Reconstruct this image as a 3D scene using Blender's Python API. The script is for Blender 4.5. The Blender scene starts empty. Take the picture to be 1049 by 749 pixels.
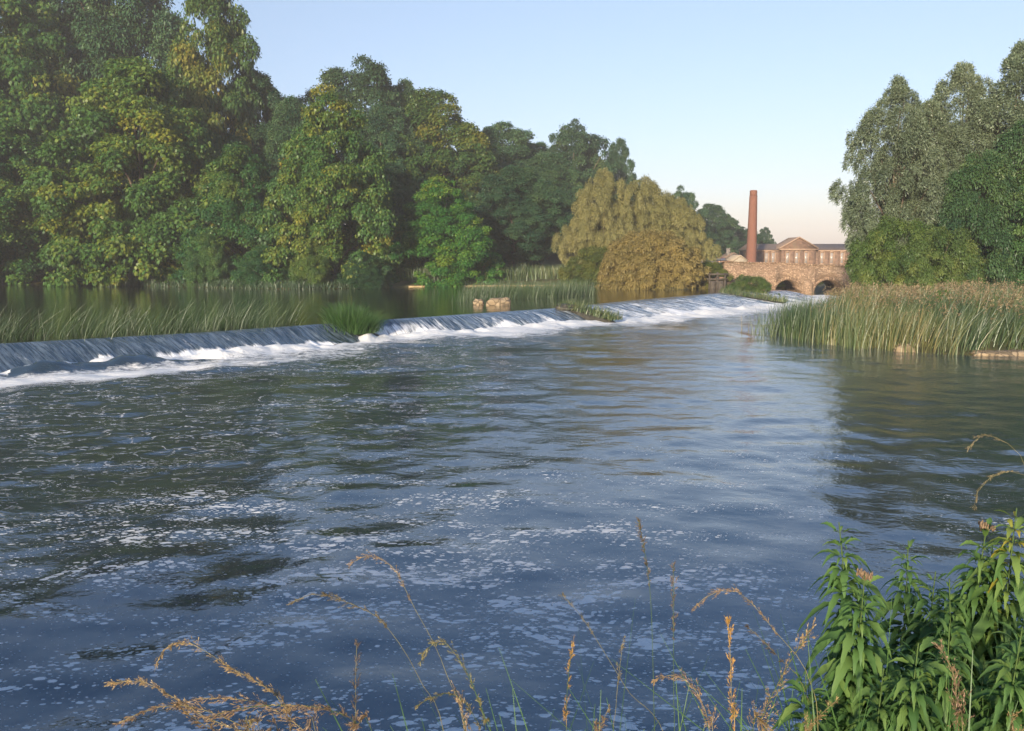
import bpy, math, random
import numpy as np
from mathutils import Vector, Matrix

random.seed(7)
SC = bpy.context.scene
COL = SC.collection
R = math.radians
PI = math.pi

# ------------------------------------------------------------------ camera
F, CX, CY, HZ = 873.0, 524.5, 374.5, 266.0
CAMZ = 4.0
TH = math.atan((CY - HZ) / F)
cam_d = bpy.data.cameras.new('camera')
cam_d.sensor_width = 36.0
cam_d.lens = F / 1049.0 * 36.0
cam_d.clip_start = 0.05
cam_d.clip_end = 6000
cam = bpy.data.objects.new('camera', cam_d)
COL.objects.link(cam)
cam.location = (0, 0, CAMZ)
cam.rotation_euler = (PI / 2 - TH, 0, 0)
SC.camera = cam

def ray(x, y):
    a = (x - CX) / F
    b = -(y - CY) / F
    return np.array([a, b * math.sin(TH) + math.cos(TH), b * math.cos(TH) - math.sin(TH)])

def at_z(x, y, z):
    d = ray(x, y)
    t = (z - CAMZ) / d[2]
    return np.array([0, 0, CAMZ]) + d * t

def at_y(x, y, Y):
    d = ray(x, y)
    return np.array([0, 0, CAMZ]) + d * (Y / d[1])

# ------------------------------------------------------------------ object helpers
def link(name, me, mat=None, parent=None):
    o = bpy.data.objects.new(name, me)
    COL.objects.link(o)
    if mat is not None and me is not None and not me.materials:
        me.materials.append(mat)
    if parent is not None:
        o.parent = parent
    return o

def tag(o, label=None, cat=None, group=None, kind=None):
    if label: o['label'] = label
    if cat: o['category'] = cat
    if group: o['group'] = group
    if kind: o['kind'] = kind
    return o

def thing(name, label, cat, loc=(0, 0, 0), rz=0.0, group=None):
    o = bpy.data.objects.new(name, None)
    o.empty_display_size = 0.2
    COL.objects.link(o)
    o.location = loc
    o.rotation_euler = (0, 0, rz)
    return tag(o, label, cat, group)

def mesh_np(name, V, Fc, attrs=None, smooth=False):
    """V (N,3); Fc list of arrays (M,k)"""
    V = np.asarray(V, dtype=np.float32).reshape(-1, 3)
    if not isinstance(Fc, (list, tuple)): Fc = [Fc]
    me = bpy.data.meshes.new(name)
    loops, starts, n0 = [], [], 0
    for f in Fc:
        f = np.asarray(f, dtype=np.int32)
        if f.size == 0: continue
        k = f.shape[1]
        loops.append(f.ravel())
        starts.append(n0 + np.arange(len(f), dtype=np.int32) * k)
        n0 += f.size
    loops = np.concatenate(loops); starts = np.concatenate(starts)
    me.vertices.add(len(V)); me.vertices.foreach_set('co', V.ravel())
    me.loops.add(len(loops)); me.loops.foreach_set('vertex_index', loops)
    me.polygons.add(len(starts)); me.polygons.foreach_set('loop_start', starts)
    if smooth:
        me.polygons.foreach_set('use_smooth', np.ones(len(starts), dtype=bool))
    for k, a in (attrs or {}).items():
        at = me.attributes.new(k, 'FLOAT', 'POINT')
        at.data.foreach_set('value', np.asarray(a, dtype=np.float32).ravel())
    me.update(calc_edges=True)
    return me

class MB:
    def __init__(s): s.v = []; s.f = {}; s.n = 0
    def add(s, V, Fs):
        V = np.asarray(V, float).reshape(-1, 3)
        for f in Fs:
            s.f.setdefault(len(f), []).append([i + s.n for i in f])
        s.v.append(V); s.n += len(V)
    def box(s, x0, x1, y0, y1, z0, z1):
        V = [(x, y, z) for z in (z0, z1) for y in (y0, y1) for x in (x0, x1)]
        s.add(V, [(0, 2, 3, 1), (4, 5, 7, 6), (0, 1, 5, 4), (2, 6, 7, 3), (0, 4, 6, 2), (1, 3, 7, 5)])
    def prism(s, poly, y0, y1):
        n = len(poly)
        V = [(p[0], y0, p[1]) for p in poly] + [(p[0], y1, p[1]) for p in poly]
        s.add(V, [tuple(range(n)), tuple(range(2 * n - 1, n - 1, -1))] + [((i + 1) % n, i, i + n, (i + 1) % n + n) for i in range(n)])
    def tube(s, pts, rad, seg=6, cap=True):
        pts = np.asarray(pts, float); n = len(pts)
        rad = np.broadcast_to(np.asarray(rad, float), (n,))
        T = np.gradient(pts, axis=0); T /= np.linalg.norm(T, axis=1)[:, None] + 1e-9
        up = np.array([0.31, 0.17, 0.93]) if abs(T[0][2]) < .9 else np.array([1, .1, 0.0])
        A = np.cross(T, up); A /= np.linalg.norm(A, axis=1)[:, None] + 1e-9
        B = np.cross(T, A)
        a = np.arange(seg) * 2 * PI / seg
        V = pts[:, None] + rad[:, None, None] * (A[:, None] * np.cos(a)[None, :, None] + B[:, None] * np.sin(a)[None, :, None])
        Fs = [(i * seg + j, i * seg + (j + 1) % seg, (i + 1) * seg + (j + 1) % seg, (i + 1) * seg + j) for i in range(n - 1) for j in range(seg)]
        if cap: Fs += [tuple(range(seg))[::-1], tuple(range((n - 1) * seg, n * seg))]
        s.add(V.reshape(-1, 3), Fs)
    def mesh(s, name, smooth=False):
        return mesh_np(name, np.concatenate(s.v), [np.array(f) for f in s.f.values()], smooth=smooth)
    def build(s, name, mat, parent=None, smooth=False):
        return link(name, s.mesh(name, smooth), mat, parent)

# ------------------------------------------------------------------ numpy noise
def vnoise(x, y, seed=0):
    T = np.random.RandomState(seed).rand(256, 256)
    xi = np.floor(x).astype(int); yi = np.floor(y).astype(int)
    fx = x - xi; fy = y - yi
    fx = fx * fx * fx * (fx * (fx * 6 - 15) + 10); fy = fy * fy * fy * (fy * (fy * 6 - 15) + 10)
    a = T[xi & 255, yi & 255]; b = T[(xi + 1) & 255, yi & 255]
    c = T[xi & 255, (yi + 1) & 255]; d = T[(xi + 1) & 255, (yi + 1) & 255]
    return (a * (1 - fx) + b * fx) * (1 - fy) + (c * (1 - fx) + d * fx) * fy

def sstep(a, b, x):
    t = np.clip((x - a) / (b - a), 0, 1)
    return t * t * (3 - 2 * t)

# ------------------------------------------------------------------ materials
def new_mat(name):
    m = bpy.data.materials.new(name); m.use_nodes = True
    nt = m.node_tree; nt.nodes.clear()
    return m, nt

class NT:
    def __init__(s, nt): s.nt = nt
    def n(s, t, **kw):
        nd = s.nt.nodes.new(t)
        for k, v in kw.items():
            if hasattr(nd, k) and not k.startswith('i_'): setattr(nd, k, v)
        return nd
    def set(s, nd, key, v):
        if hasattr(v, 'is_output') or isinstance(v, bpy.types.NodeSocket): s.nt.links.new(v, nd.inputs[key])
        else: nd.inputs[key].default_value = v
    def math(s, op, a, b=None, c=None, clamp=False):
        nd = s.n('ShaderNodeMath', operation=op); nd.use_clamp = clamp
        s.set(nd, 0, a)
        if b is not None: s.set(nd, 1, b)
        if c is not None: s.set(nd, 2, c)
        return nd.outputs[0]
    def mix(s, fac, a, b, bt='MIX'):
        nd = s.n('ShaderNodeMix'); nd.data_type = 'RGBA'; nd.blend_type = bt
        s.set(nd, 0, fac); s.set(nd, 6, a); s.set(nd, 7, b)
        return nd.outputs[2]
    def noise(s, vec, scale, detail=3, rough=.5, dim='3D'):
        nd = s.n('ShaderNodeTexNoise'); nd.noise_dimensions = dim
        s.set(nd, 'Vector', vec); s.set(nd, 'Scale', scale); s.set(nd, 'Detail', detail); s.set(nd, 'Roughness', rough)
        return nd.outputs[0]
    def mapping(s, vec, scale=(1, 1, 1), rot=(0, 0, 0), loc=(0, 0, 0)):
        nd = s.n('ShaderNodeMapping'); s.set(nd, 'Vector', vec)
        nd.inputs['Scale'].default_value = scale; nd.inputs['Rotation'].default_value = rot; nd.inputs['Location'].default_value = loc
        return nd.outputs[0]
    def ramp(s, fac, stops, interp='LINEAR'):
        nd = s.n('ShaderNodeValToRGB'); s.set(nd, 0, fac)
        cr = nd.color_ramp; cr.interpolation = interp
        while len(cr.elements) < len(stops): cr.elements.new(0.5)
        for e, (p, c) in zip(cr.elements, stops):
            e.position = p; e.color = c if len(c) == 4 else (*c, 1)
        return nd.outputs[0]
    def smooth(s, x, a, b):
        nd = s.n('ShaderNodeMapRange'); nd.interpolation_type = 'SMOOTHSTEP'
        s.set(nd, 0, x); s.set(nd, 1, a); s.set(nd, 2, b); s.set(nd, 3, 0.0); s.set(nd, 4, 1.0)
        return nd.outputs[0]
    def attr(s, name):
        nd = s.n('ShaderNodeAttribute'); nd.attribute_name = name
        return nd.outputs['Fac']
    def pos(s): return s.n('ShaderNodeNewGeometry').outputs['Position']
    def obj(s): return s.n('ShaderNodeTexCoord').outputs['Object']
    def out(s, sh):
        o = s.n('ShaderNodeOutputMaterial'); s.nt.links.new(sh, o.inputs['Surface'])
    def princ(s, col, rough=.7, spec=.3, normal=None, **kw):
        p = s.n('ShaderNodeBsdfPrincipled')
        s.set(p, 'Base Color', col if not isinstance(col, tuple) or len(col) == 4 else (*col, 1))
        s.set(p, 'Roughness', rough); s.set(p, 'Specular IOR Level', spec)
        if normal is not None: s.set(p, 'Normal', normal)
        for k, v in kw.items(): s.set(p, k, v)
        return p.outputs[0]
    def bump(s, h, strength=.5, dist=.05):
        b = s.n('ShaderNodeBump'); s.set(b, 'Height', h); s.set(b, 'Strength', strength); s.set(b, 'Distance', dist)
        return b.outputs[0]

def leaf_mat(name, stops, trans=.3, gloss=.06, objcol=True):
    m, nt = new_mat(name); t = NT(nt)
    tint = t.attr('tint')
    col = t.ramp(tint, stops)
    if objcol:
        oi = t.n('ShaderNodeObjectInfo')
        col = t.mix(1.0, col, oi.outputs['Color'], 'MULTIPLY')
    d = t.n('ShaderNodeBsdfDiffuse'); t.set(d, 'Color', col)
    tr = t.n('ShaderNodeBsdfTranslucent'); t.set(tr, 'Color', t.mix(1.0, col, (1.25, 1.15, .6, 1), 'MULTIPLY'))
    mx = t.n('ShaderNodeMixShader'); t.set(mx, 0, trans); nt.links.new(d.outputs[0], mx.inputs[1]); nt.links.new(tr.outputs[0], mx.inputs[2])
    g = t.n('ShaderNodeBsdfGlossy'); t.set(g, 'Roughness', .45); t.set(g, 'Color', (.8, .85, .9, 1))
    m2 = t.n('ShaderNodeMixShader'); t.set(m2, 0, gloss); nt.links.new(mx.outputs[0], m2.inputs[1]); nt.links.new(g.outputs[0], m2.inputs[2])
    t.out(m2.outputs[0])
    return m

M = {}
M['chestnut'] = leaf_mat('chestnut leaves', [(0, (.018, .055, .024)), (.4, (.038, .105, .030)), (.60, (.10, .15, .028)), (.78, (.165, .175, .034)), (1, (.18, .16, .04))], .3, .02)
M['broad'] = leaf_mat('broad leaves', [(0, (.022, .055, .030)), (.5, (.048, .100, .045)), (1, (.095, .140, .052))], .28, .02)
M['willow'] = leaf_mat('willow leaves', [(0, (.16, .17, .075)), (.5, (.27, .255, .115)), (1, (.35, .31, .135))], .35, .02)
M['poplar'] = leaf_mat('poplar leaves', [(0, (.075, .115, .07)), (.5, (.135, .18, .112)), (1, (.22, .26, .17))], .3, .04)
M['bush'] = leaf_mat('bush leaves', [(0, (.04, .08, .025)), (.5, (.09, .135, .04)), (1, (.18, .195, .055))], .3, .02)
M['reed'] = leaf_mat('reed blades', [(0, (.032, .07, .028)), (.45, (.075, .12, .042)), (.75, (.15, .155, .055)), (1, (.30, .23, .10))], .3, .05, False)
M['plant'] = leaf_mat('agrimony leaves', [(0, (.04, .10, .028)), (.5, (.085, .17, .05)), (.85, (.15, .23, .06)), (1, (.32, .28, .04))], .35, .02, False)
M['plume'] = leaf_mat('grass plumes', [(0, (.15, .115, .07)), (.5, (.26, .205, .13)), (1, (.40, .33, .22))], .35, .02, True)

def simple(name, c1, c2, scale=3., rough=.8, bump=.3, bd=.05, detail=5):
    m, nt = new_mat(name); t = NT(nt)
    p = t.pos(); n = t.noise(p, scale, detail, .6)
    col = t.ramp(n, [(.3, c1), (.7, c2)])
    t.out(t.princ(col, rough, .25, t.bump(t.noise(p, scale * 4, 4), bump, bd)))
    return m

M['bark'] = simple('bark', (.05, .038, .026), (.12, .095, .07), 4)
M['ground'] = simple('bank ground', (.035, .045, .018), (.10, .085, .035), 1.2)
M['wood'] = simple('weathered timber', (.035, .03, .027), (.08, .07, .06), 5)
M['darkmetal'] = simple('dark metal', (.02, .021, .023), (.045, .042, .04), 6, .55)
M['slate'] = simple('slate roof', (.11, .08, .065), (.19, .145, .115), 3)
M['palewall'] = simple('pale render', (.26, .23, .19), (.34, .31, .26), 3)
M['paleroof'] = simple('pale roof', (.26, .215, .16), (.34, .285, .22), 3)
M['frame'] = simple('pale window stone', (.24, .165, .12), (.31, .22, .16), 3)
M['wetstone'] = simple('wet weir stone', (.018, .018, .015), (.06, .058, .045), 3, .4, .6, .08)
M['driedmud'] = simple('dry mud strip', (.22, .17, .09), (.36, .28, .16), 2)

def rubble(name, ca, cb, cc, mortar, scale, bumpd=.05, stretch=1.6):
    m, nt = new_mat(name); t = NT(nt)
    p = t.mapping(t.pos(), (scale, scale, scale * stretch))
    wp = t.n('ShaderNodeVectorMath', operation='ADD')
    nz = t.n('ShaderNodeTexNoise'); t.set(nz, 'Vector', p); t.set(nz, 'Scale', 1.2)
    sc = t.n('ShaderNodeVectorMath', operation='SCALE'); nt.links.new(nz.outputs['Color'], sc.inputs[0]); sc.inputs['Scale'].default_value = .5
    nt.links.new(p, wp.inputs[0]); nt.links.new(sc.outputs[0], wp.inputs[1])
    v = t.n('ShaderNodeTexVoronoi'); nt.links.new(wp.outputs[0], v.inputs['Vector']); v.inputs['Scale'].default_value = 1
    e = t.n('ShaderNodeTexVoronoi'); e.feature = 'DISTANCE_TO_EDGE'; nt.links.new(wp.outputs[0], e.inputs['Vector']); e.inputs['Scale'].default_value = 1
    sep = t.n('ShaderNodeSeparateColor'); nt.links.new(v.outputs['Color'], sep.inputs[0])
    col = t.ramp(sep.outputs[0], [(0, ca), (.5, cb), (1, cc)])
    edge = t.smooth(e.outputs['Distance'], 0.02, 0.1)
    col = t.mix(edge, (*mortar, 1), col)
    st = t.noise(t.pos(), .6, 4, .6)
    col = t.mix(t.math('MULTIPLY', t.smooth(st, .45, .7), .5), col, (.10, .085, .06, 1))
    t.out(t.princ(col, .85, .2, t.bump(edge, .6, bumpd)))
    return m

M['rubble'] = rubble('rubble stone', (.17, .115, .08), (.27, .185, .128), (.36, .262, .185), (.12, .085, .06), 4.2)
M['wallstone'] = rubble('grey wall stone', (.10, .10, .10), (.17, .155, .15), (.24, .21, .19), (.14, .13, .12), 2.2)
M['millstone'] = rubble('mill stone', (.10, .064, .046), (.15, .092, .066), (.19, .122, .086), (.12, .085, .065), 1.6, .02)
M['rock'] = rubble('tan boulder', (.13, .105, .07), (.21, .165, .11), (.28, .225, .155), (.1, .08, .055), 2.5, .04, 1)

def brick():
    m, nt = new_mat('chimney brick'); t = NT(nt)
    p = t.obj(); b = t.n('ShaderNodeTexBrick')
    sx = t.n('ShaderNodeSeparateXYZ'); nt.links.new(p, sx.inputs[0])
    ang = t.math('ARCTAN2', sx.outputs[1], sx.outputs[0])
    cb = t.n('ShaderNodeCombineXYZ'); nt.links.new(t.math('MULTIPLY', ang, 1.0), cb.inputs[0]); nt.links.new(sx.outputs[2], cb.inputs[1])
    nt.links.new(cb.outputs[0], b.inputs['Vector']); b.inputs['Scale'].default_value = 4.0
    b.inputs['Color1'].default_value = (.15, .062, .043, 1); b.inputs['Color2'].default_value = (.115, .05, .036, 1); b.inputs['Mortar'].default_value = (.2, .12, .09, 1)
    n = t.noise(t.pos(), .7, 4)
    col = t.mix(t.smooth(n, .5, .75), b.outputs[0], (.13, .065, .05, 1))
    t.out(t.princ(col, .9, .15)); return m
M['brick'] = brick()

def plain(name, c, rough=.5, spec=.4, **kw):
    m, nt = new_mat(name); t = NT(nt)
    n = t.noise(t.pos(), 5, 3)
    col = t.mix(t.math('MULTIPLY', n, .35), (*c, 1), tuple(x * .6 for x in c) + (1,))
    t.out(t.princ(col, rough, spec, **kw)); return m
M['glass'] = plain('window glass', (.25, .26, .28), .12, .9)  # pale base colour stands in for the sky reflected in the panes
M['carpaint'] = plain('red car paint', (.45, .03, .02), .25, .5)
M['tyre'] = plain('tyre rubber', (.02, .02, .02), .8)
M['stem'] = plain('green stem', (.06, .10, .03), .8, .15)
M['tanstem'] = plain('dry stem', (.20, .18, .08), .7)
M['redstem'] = plain('reddish stem', (.11, .10, .04), .6)
M['flower'] = simple('faded flower heads', (.10, .07, .05), (.22, .16, .10), 60, .9)

def water_mat(name, deep, kind):
    m, nt = new_mat(name); t = NT(nt)
    P = t.pos()
    nz = t.n('ShaderNodeTexNoise'); t.set(nz, 'Vector', P); t.set(nz, 'Scale', .55); t.set(nz, 'Detail', 2.)
    sub = t.n('ShaderNodeVectorMath', operation='SUBTRACT'); nt.links.new(nz.outputs['Color'], sub.inputs[0]); sub.inputs[1].default_value = (.5, .5, .5)
    sc = t.n('ShaderNodeVectorMath', operation='SCALE'); nt.links.new(sub.outputs[0], sc.inputs[0]); sc.inputs['Scale'].default_value = 1.6
    ad = t.n('ShaderNodeVectorMath', operation='ADD'); nt.links.new(P, ad.inputs[0]); nt.links.new(sc.outputs[0], ad.inputs[1])
    W = ad.outputs[0]
    sc2 = t.n('ShaderNodeVectorMath', operation='SCALE'); nt.links.new(sub.outputs[0], sc2.inputs[0]); sc2.inputs['Scale'].default_value = .55
    ad2 = t.n('ShaderNodeVectorMath', operation='ADD'); nt.links.new(P, ad2.inputs[0]); nt.links.new(sc2.outputs[0], ad2.inputs[1])
    W2 = ad2.outputs[0]
    # ripples
    h = t.math('ADD', t.math('MULTIPLY', t.noise(t.mapping(P, (1, 1.3, 1), (0, 0, .5)), 3.2, 4, .55), 1.0), t.math('MULTIPLY', t.noise(P, 11, 2, .5), .25))
    rip = t.attr('rip')
    b = t.n('ShaderNodeBump'); t.set(b, 'Height', h); t.set(b, 'Distance', .07); t.set(b, 'Strength', rip)
    N = b.outputs[0]
    body = t.princ((*deep, 1), .05, .5, N, IOR=1.8 if kind == 'river' else 1.33)
    if kind == 'pool':
        t.out(body); return m
    # flecks of foam
    def flecks(scale, sx, sy, rot, thr, seed):
        v = t.n('ShaderNodeTexVoronoi'); v.voronoi_dimensions = '2D'
        wob = t.n('ShaderNodeTexNoise'); t.set(wob, 'Vector', P); t.set(wob, 'Scale', scale * 2.2); t.set(wob, 'Detail', 2.)
        s2 = t.n('ShaderNodeVectorMath', operation='SCALE'); nt.links.new(wob.outputs['Color'], s2.inputs[0]); s2.inputs['Scale'].default_value = .11 / scale * 6 * .25
        a2 = t.n('ShaderNodeVectorMath', operation='ADD'); nt.links.new(W2, a2.inputs[0]); nt.links.new(s2.outputs[0], a2.inputs[1])
        nt.links.new(t.mapping(a2.outputs[0], (sx, sy, 1), (0, 0, rot), (seed, seed * .7, 0)), v.inputs['Vector'])
        v.inputs['Scale'].default_value = scale
        sep = t.n('ShaderNodeSeparateColor'); nt.links.new(v.outputs['Color'], sep.inputs[0])
        patch = t.smooth(t.noise(t.mapping(W, (.45, 1.5, 1), (0, 0, .35)), .9, 4, .65), .42, .66)
        rad = t.math('MULTIPLY', t.math('MULTIPLY', t.math('POWER', sep.outputs[0], 2.0), thr), t.math('MULTIPLY', t.math('ADD', patch, .25), t.attr('fleck')))
        return t.smooth(t.math('SUBTRACT', rad, v.outputs['Distance']), 0.0, .10)
    f1 = flecks(6.2, 1, 1.9, .30, .66, 0)
    f2 = flecks(13., 1, 1.9, .25, .62, 13)
    # foam sheets and streaks
    foam = t.attr('foam')
    s1 = t.noise(t.mapping(W, (1, 2.2, 1), (0, 0, -.35)), 1.7, 6, .65)
    s1b = t.noise(P, 7, 5, .7)
    sm = t.math('ADD', t.math('MULTIPLY', s1, .7), t.math('MULTIPLY', s1b, .3))
    lo = t.math('SUBTRACT', .84, t.math('MULTIPLY', foam, .62))
    f3 = t.smooth(sm, t.math('SUBTRACT', lo, .04), t.math('ADD', lo, .22))
    # thin curving threads
    rg = t.math('ABSOLUTE', t.math('SUBTRACT', t.noise(t.mapping(W, (1, 2.0, 1), (0, 0, .2)), .9, 3, .55), .5))
    thr = t.math('MULTIPLY', t.smooth(rg, .025, .0), t.math('MULTIPLY', t.attr('thread'), t.smooth(s1b, .42, .6)))
    mask = t.math('MAXIMUM', t.math('MAXIMUM', t.math('MULTIPLY', f1, .8), t.math('MULTIPLY', f2, .65)), t.math('MAXIMUM', f3, t.math('MULTIPLY', thr, .8)))
    fd = t.princ(t.mix(s1b, (.50, .53, .55, 1), (.88, .88, .86, 1)), .7, .2, t.bump(s1b, .8, .08))
    mx = t.n('ShaderNodeMixShader'); nt.links.new(mask, mx.inputs[0]); nt.links.new(body, mx.inputs[1]); nt.links.new(fd, mx.inputs[2])
    t.out(mx.outputs[0])
    return m

M['river'] = water_mat('river water', (.020, .034, .047), 'river')
M['pool'] = water_mat('pool water', (.012, .018, .010), 'pool')

def cascade_mat():
    m, nt = new_mat('falling water'); t = NT(nt)
    cb = t.n('ShaderNodeCombineXYZ'); nt.links.new(t.attr('ws'), cb.inputs[0]); nt.links.new(t.attr('wt'), cb.inputs[1])
    uv = cb.outputs[0]
    s1 = t.noise(t.mapping(uv, (3.4, .8, 1), (0, 0, .18)), 1.0, 6, .7)
    s2 = t.noise(t.mapping(uv, (11., 1.5, 1), (0, 0, .1)), 1.0, 4, .65)
    s3 = t.noise(t.mapping(uv, (1.1, .25, 1)), 1.0, 2, .5)
    sm = t.math('ADD', t.math('MULTIPLY', s1, .5), t.math('ADD', t.math('MULTIPLY', s2, .28), t.math('MULTIPLY', s3, .22)))
    foam = t.attr('foam')
    lo = t.math('SUBTRACT', .78, t.math('MULTIPLY', foam, .55))
    f = t.smooth(sm, lo, t.math('ADD', lo, .17))
    nb = t.bump(sm, .9, .06)
    fine = t.noise(t.mapping(uv, (9., .7, 1)), 1.0, 5, .65)
    thin = t.smooth(t.math('ADD', t.math('MULTIPLY', fine, .6), t.math('MULTIPLY', s1, .4)), .40, .68)
    body = t.princ(t.mix(t.math('MULTIPLY', thin, t.attr('aer')), (.012, .024, .036, 1), (.30, .38, .46, 1)), .16, .5, nb, IOR=1.6)
    fd = t.princ(t.mix(s2, (.52, .56, .60, 1), (.88, .89, .90, 1)), .6, .3, nb)
    mx = t.n('ShaderNodeMixShader'); nt.links.new(f, mx.inputs[0]); nt.links.new(body, mx.inputs[1]); nt.links.new(fd, mx.inputs[2])
    t.out(mx.outputs[0]); return m
M['cascade'] = cascade_mat()

# ------------------------------------------------------------------ plan of the water
POOL = 0.80
crest_px = [(0, 352), (200, 341), (335, 331.5), (380, 328.5), (572, 315.5), (650, 307.5), (735, 300.5), (800, 297)]
crest = [at_z(x, y, POOL)[:2] for x, y in crest_px]
d0 = (crest[0] - crest[1]); d0 /= np.linalg.norm(d0)
crest = np.array([crest[0] + d0 * 26] + crest)
seg = np.linalg.norm(np.diff(crest, axis=0), axis=1)
cs = np.concatenate([[0], np.cumsum(seg)])
SL = cs[-1]
S_AT = dict(zip(['far', 'p0', 'p200', 'p335', 'p380', 'p572', 'p650', 'p735', 'p800'], cs))

def crest_at(s):
    s = np.asarray(s, float)
    # smoothed polyline
    def raw(q): return np.stack([np.interp(q, cs, crest[:, 0]), np.interp(q, cs, crest[:, 1])], -1)
    return (raw(s - 1.2) + 2 * raw(s) + raw(s + 1.2)) / 4 if False else raw(s)
NRM = np.array([crest[-1][1] - crest[1][1], -(crest[-1][0] - crest[1][0])]); NRM /= np.linalg.norm(NRM)   # downstream
TAN = np.array([-NRM[1], NRM[0]])
if np.dot(TAN, crest[-1] - crest[1]) < 0: TAN = -TAN

def st_of(P):
    """arc length along the crest and signed distance downstream for points (N,2)"""
    best = np.full(len(P), 1e9); S = np.zeros(len(P)); T = np.zeros(len(P))
    for i in range(len(crest) - 1):
        a, b = crest[i], crest[i + 1]; ab = b - a; L2 = ab @ ab
        u = ((P - a) @ ab) / L2
        uc = np.clip(u, 0, 1)
        q = a + uc[:, None] * ab
        d = np.linalg.norm(P - q, axis=1)
        sg = np.sign((P - a) @ np.array([ab[1], -ab[0]]))
        k = d < best
        best[k] = d[k]; S[k] = cs[i] + uc[k] * math.sqrt(L2); T[k] = (sg * d)[k]
    return S, T

run_s = [0, S_AT['p200'], S_AT['p335'], S_AT['p335'] + 1, S_AT['p380'] - .5, S_AT['p380'] + 5, S_AT['p572'], S_AT['p572'] + 4, S_AT['p650'], S_AT['p735'], SL]
run_r = [2.5, 2.3, 1.9, 1.6, .7, 1.7, 2.6, 4.2, 6.2, 6.8, 5.5]
def run_at(s): return np.interp(s, run_s, run_r)

near_bank = [(-60, 4.0), (-20, 3.9), (-6, 4.2), (0, 4.3), (4, 4.6), (8, 6), (16, 8.5), (40, 11), (120, 14)]
rb_px = [(1049, 364), (1010, 364), (960, 362), (900, 356), (840, 350), (803, 341)]
right_bank = [(120, 40), (45, 36.5), (30, 36.5)] + [tuple(at_z(x, y + .5, 0)[:2]) for x, y in rb_px] + [tuple(at_z(812, 326, 0)[:2]), tuple(at_z(850, 313, 0)[:2]), tuple(at_z(868, 305, 0)[:2] + np.array([0, 0]))]
YB = at_z(815, 302, 0)[1]
brR = at_y(870, 300, YB)[0]
brA = at_y(792, 300, YB)[0]
under = [(brR + 1, YB), (brR + 2, YB + 28), (brA - 6, YB + 30), (brA - .6, YB), (brA - 1.0, YB - 3.0)]
wend = crest[-1]
leftb_px = [(746, 296.2), (738, 295), (722, 295), (700, 297), (640, 296.5), (622, 292.5), (480, 293.2), (420, 294), (400, 295), (300, 296.5), (200, 294.5), (100, 292), (0, 290.5), (-200, 290)]
left_bank = [tuple(wend + np.array([-.5, 1.2]))] + [tuple(at_z(x, y, POOL)[:2]) for x, y in leftb_px] + [(-140, 70), (-150, 20), (-70, 3)]
WPOLY = np.array(near_bank + right_bank + under + left_bank)

def poly_sd(P, poly):
    n = len(poly); ins = np.zeros(len(P), bool); dm = np.full(len(P), 1e9)
    for i in range(n):
        a, b = poly[i], poly[(i + 1) % n]; ab = b - a
        u = np.clip(((P - a) @ ab) / (ab @ ab + 1e-12), 0, 1)
        dm = np.minimum(dm, np.linalg.norm(P - a - u[:, None] * ab, axis=1))
        c = ((a[1] > P[:, 1]) != (b[1] > P[:, 1]))
        xs = a[0] + (P[:, 1] - a[1]) / (b[1] - a[1] + 1e-12) * ab[0]
        ins ^= c & (P[:, 0] < xs)
    return np.where(ins, -dm, dm)

def ground_z(x, y):
    x = np.atleast_1d(np.asarray(x, float)); y = np.atleast_1d(np.asarray(y, float))
    P = np.stack([x, y], -1)
    d = poly_sd(P, WPOLY)
    s, t = st_of(P)
    near = (y < 16) & (x > -100)
    right = (~near) & (x > 10) & ((t > .2) | (x > brA - 3))
    rng_ = vnoise(x * .25 + 9, y * .25 + 4, 3) - .5
    r2 = vnoise(x * .05 + 9, y * .05 + 4, 5) - .5
    # left bank: low edge then wooded rise
    zl = POOL + .12 + .5 * sstep(0, 3, d) + 7.5 * sstep(3, 55, d) * sstep(30, 0, x) + 3 * sstep(40, 160, d) + rng_ * .5 * sstep(0, 3, d)
    zr = .05 + .75 * sstep(0, 4, d) + 1.0 * sstep(6, 40, d) + rng_ * .25 * sstep(0, 3, d)
    zn = .02 + 2.35 * np.clip(d / 4.3, 0, 1) ** .75 + 1.0 * sstep(5, 30, d) + rng_ * .3 * sstep(0, 2, d)
    zo = np.where(near, zn, np.where(right, zr, zl)) + r2 * 2.0 * sstep(20, 120, d)
    zi = np.where((t > -.4), -1.3, 0.0)
    zi = np.maximum(zi, np.where((t > 0), .0, POOL) + d * .8 - .1)
    cap = (y > 70) & (y < YB + 4) & (x > at_y(733, 290, YB)[0]) & (x < brA + 2)
    zo = np.where(cap, np.minimum(zo, POOL + .1), zo)
    z = np.where(d > 0, zo, np.minimum(zi, .02))
    # pool floor stays low, shore of the pool climbs to its surface
    z = np.where((d <= 0) & (t < 0), np.maximum(-1.3, POOL + .1 + d * 1.2), z)
    z = np.where((d <= 0) & (t >= 0), np.maximum(-1.3, d * .9), z)
    return z
def gz(x, y): return float(ground_z(x, y)[0])

# ------------------------------------------------------------------ ground sheet
def build_ground():
    rad = np.concatenate([np.linspace(0.02, 6, 60), np.geomspace(6.1, 140, 330), np.geomspace(143, 1500, 70)])
    ang = np.linspace(0, 2 * PI, 721)[:-1]
    rr, aa = np.meshgrid(rad, ang, indexing='ij')
    x = (rr * np.sin(aa)).ravel(); y = (rr * np.cos(aa)).ravel()
    z = ground_z(x, y)
    n, k = rr.shape
    i = np.arange(n - 1)[:, None] * k; j = np.arange(k)[None]
    Fq = np.stack([i + j, i + (j + 1) % k, i + k + (j + 1) % k, i + k + j], -1).reshape(-1, 4)[:, ::-1]
    o = link('ground', mesh_np('ground', np.stack([x, y, z], -1), Fq, smooth=True), M['ground'])
    tag(o, kind='structure')
build_ground()

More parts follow.
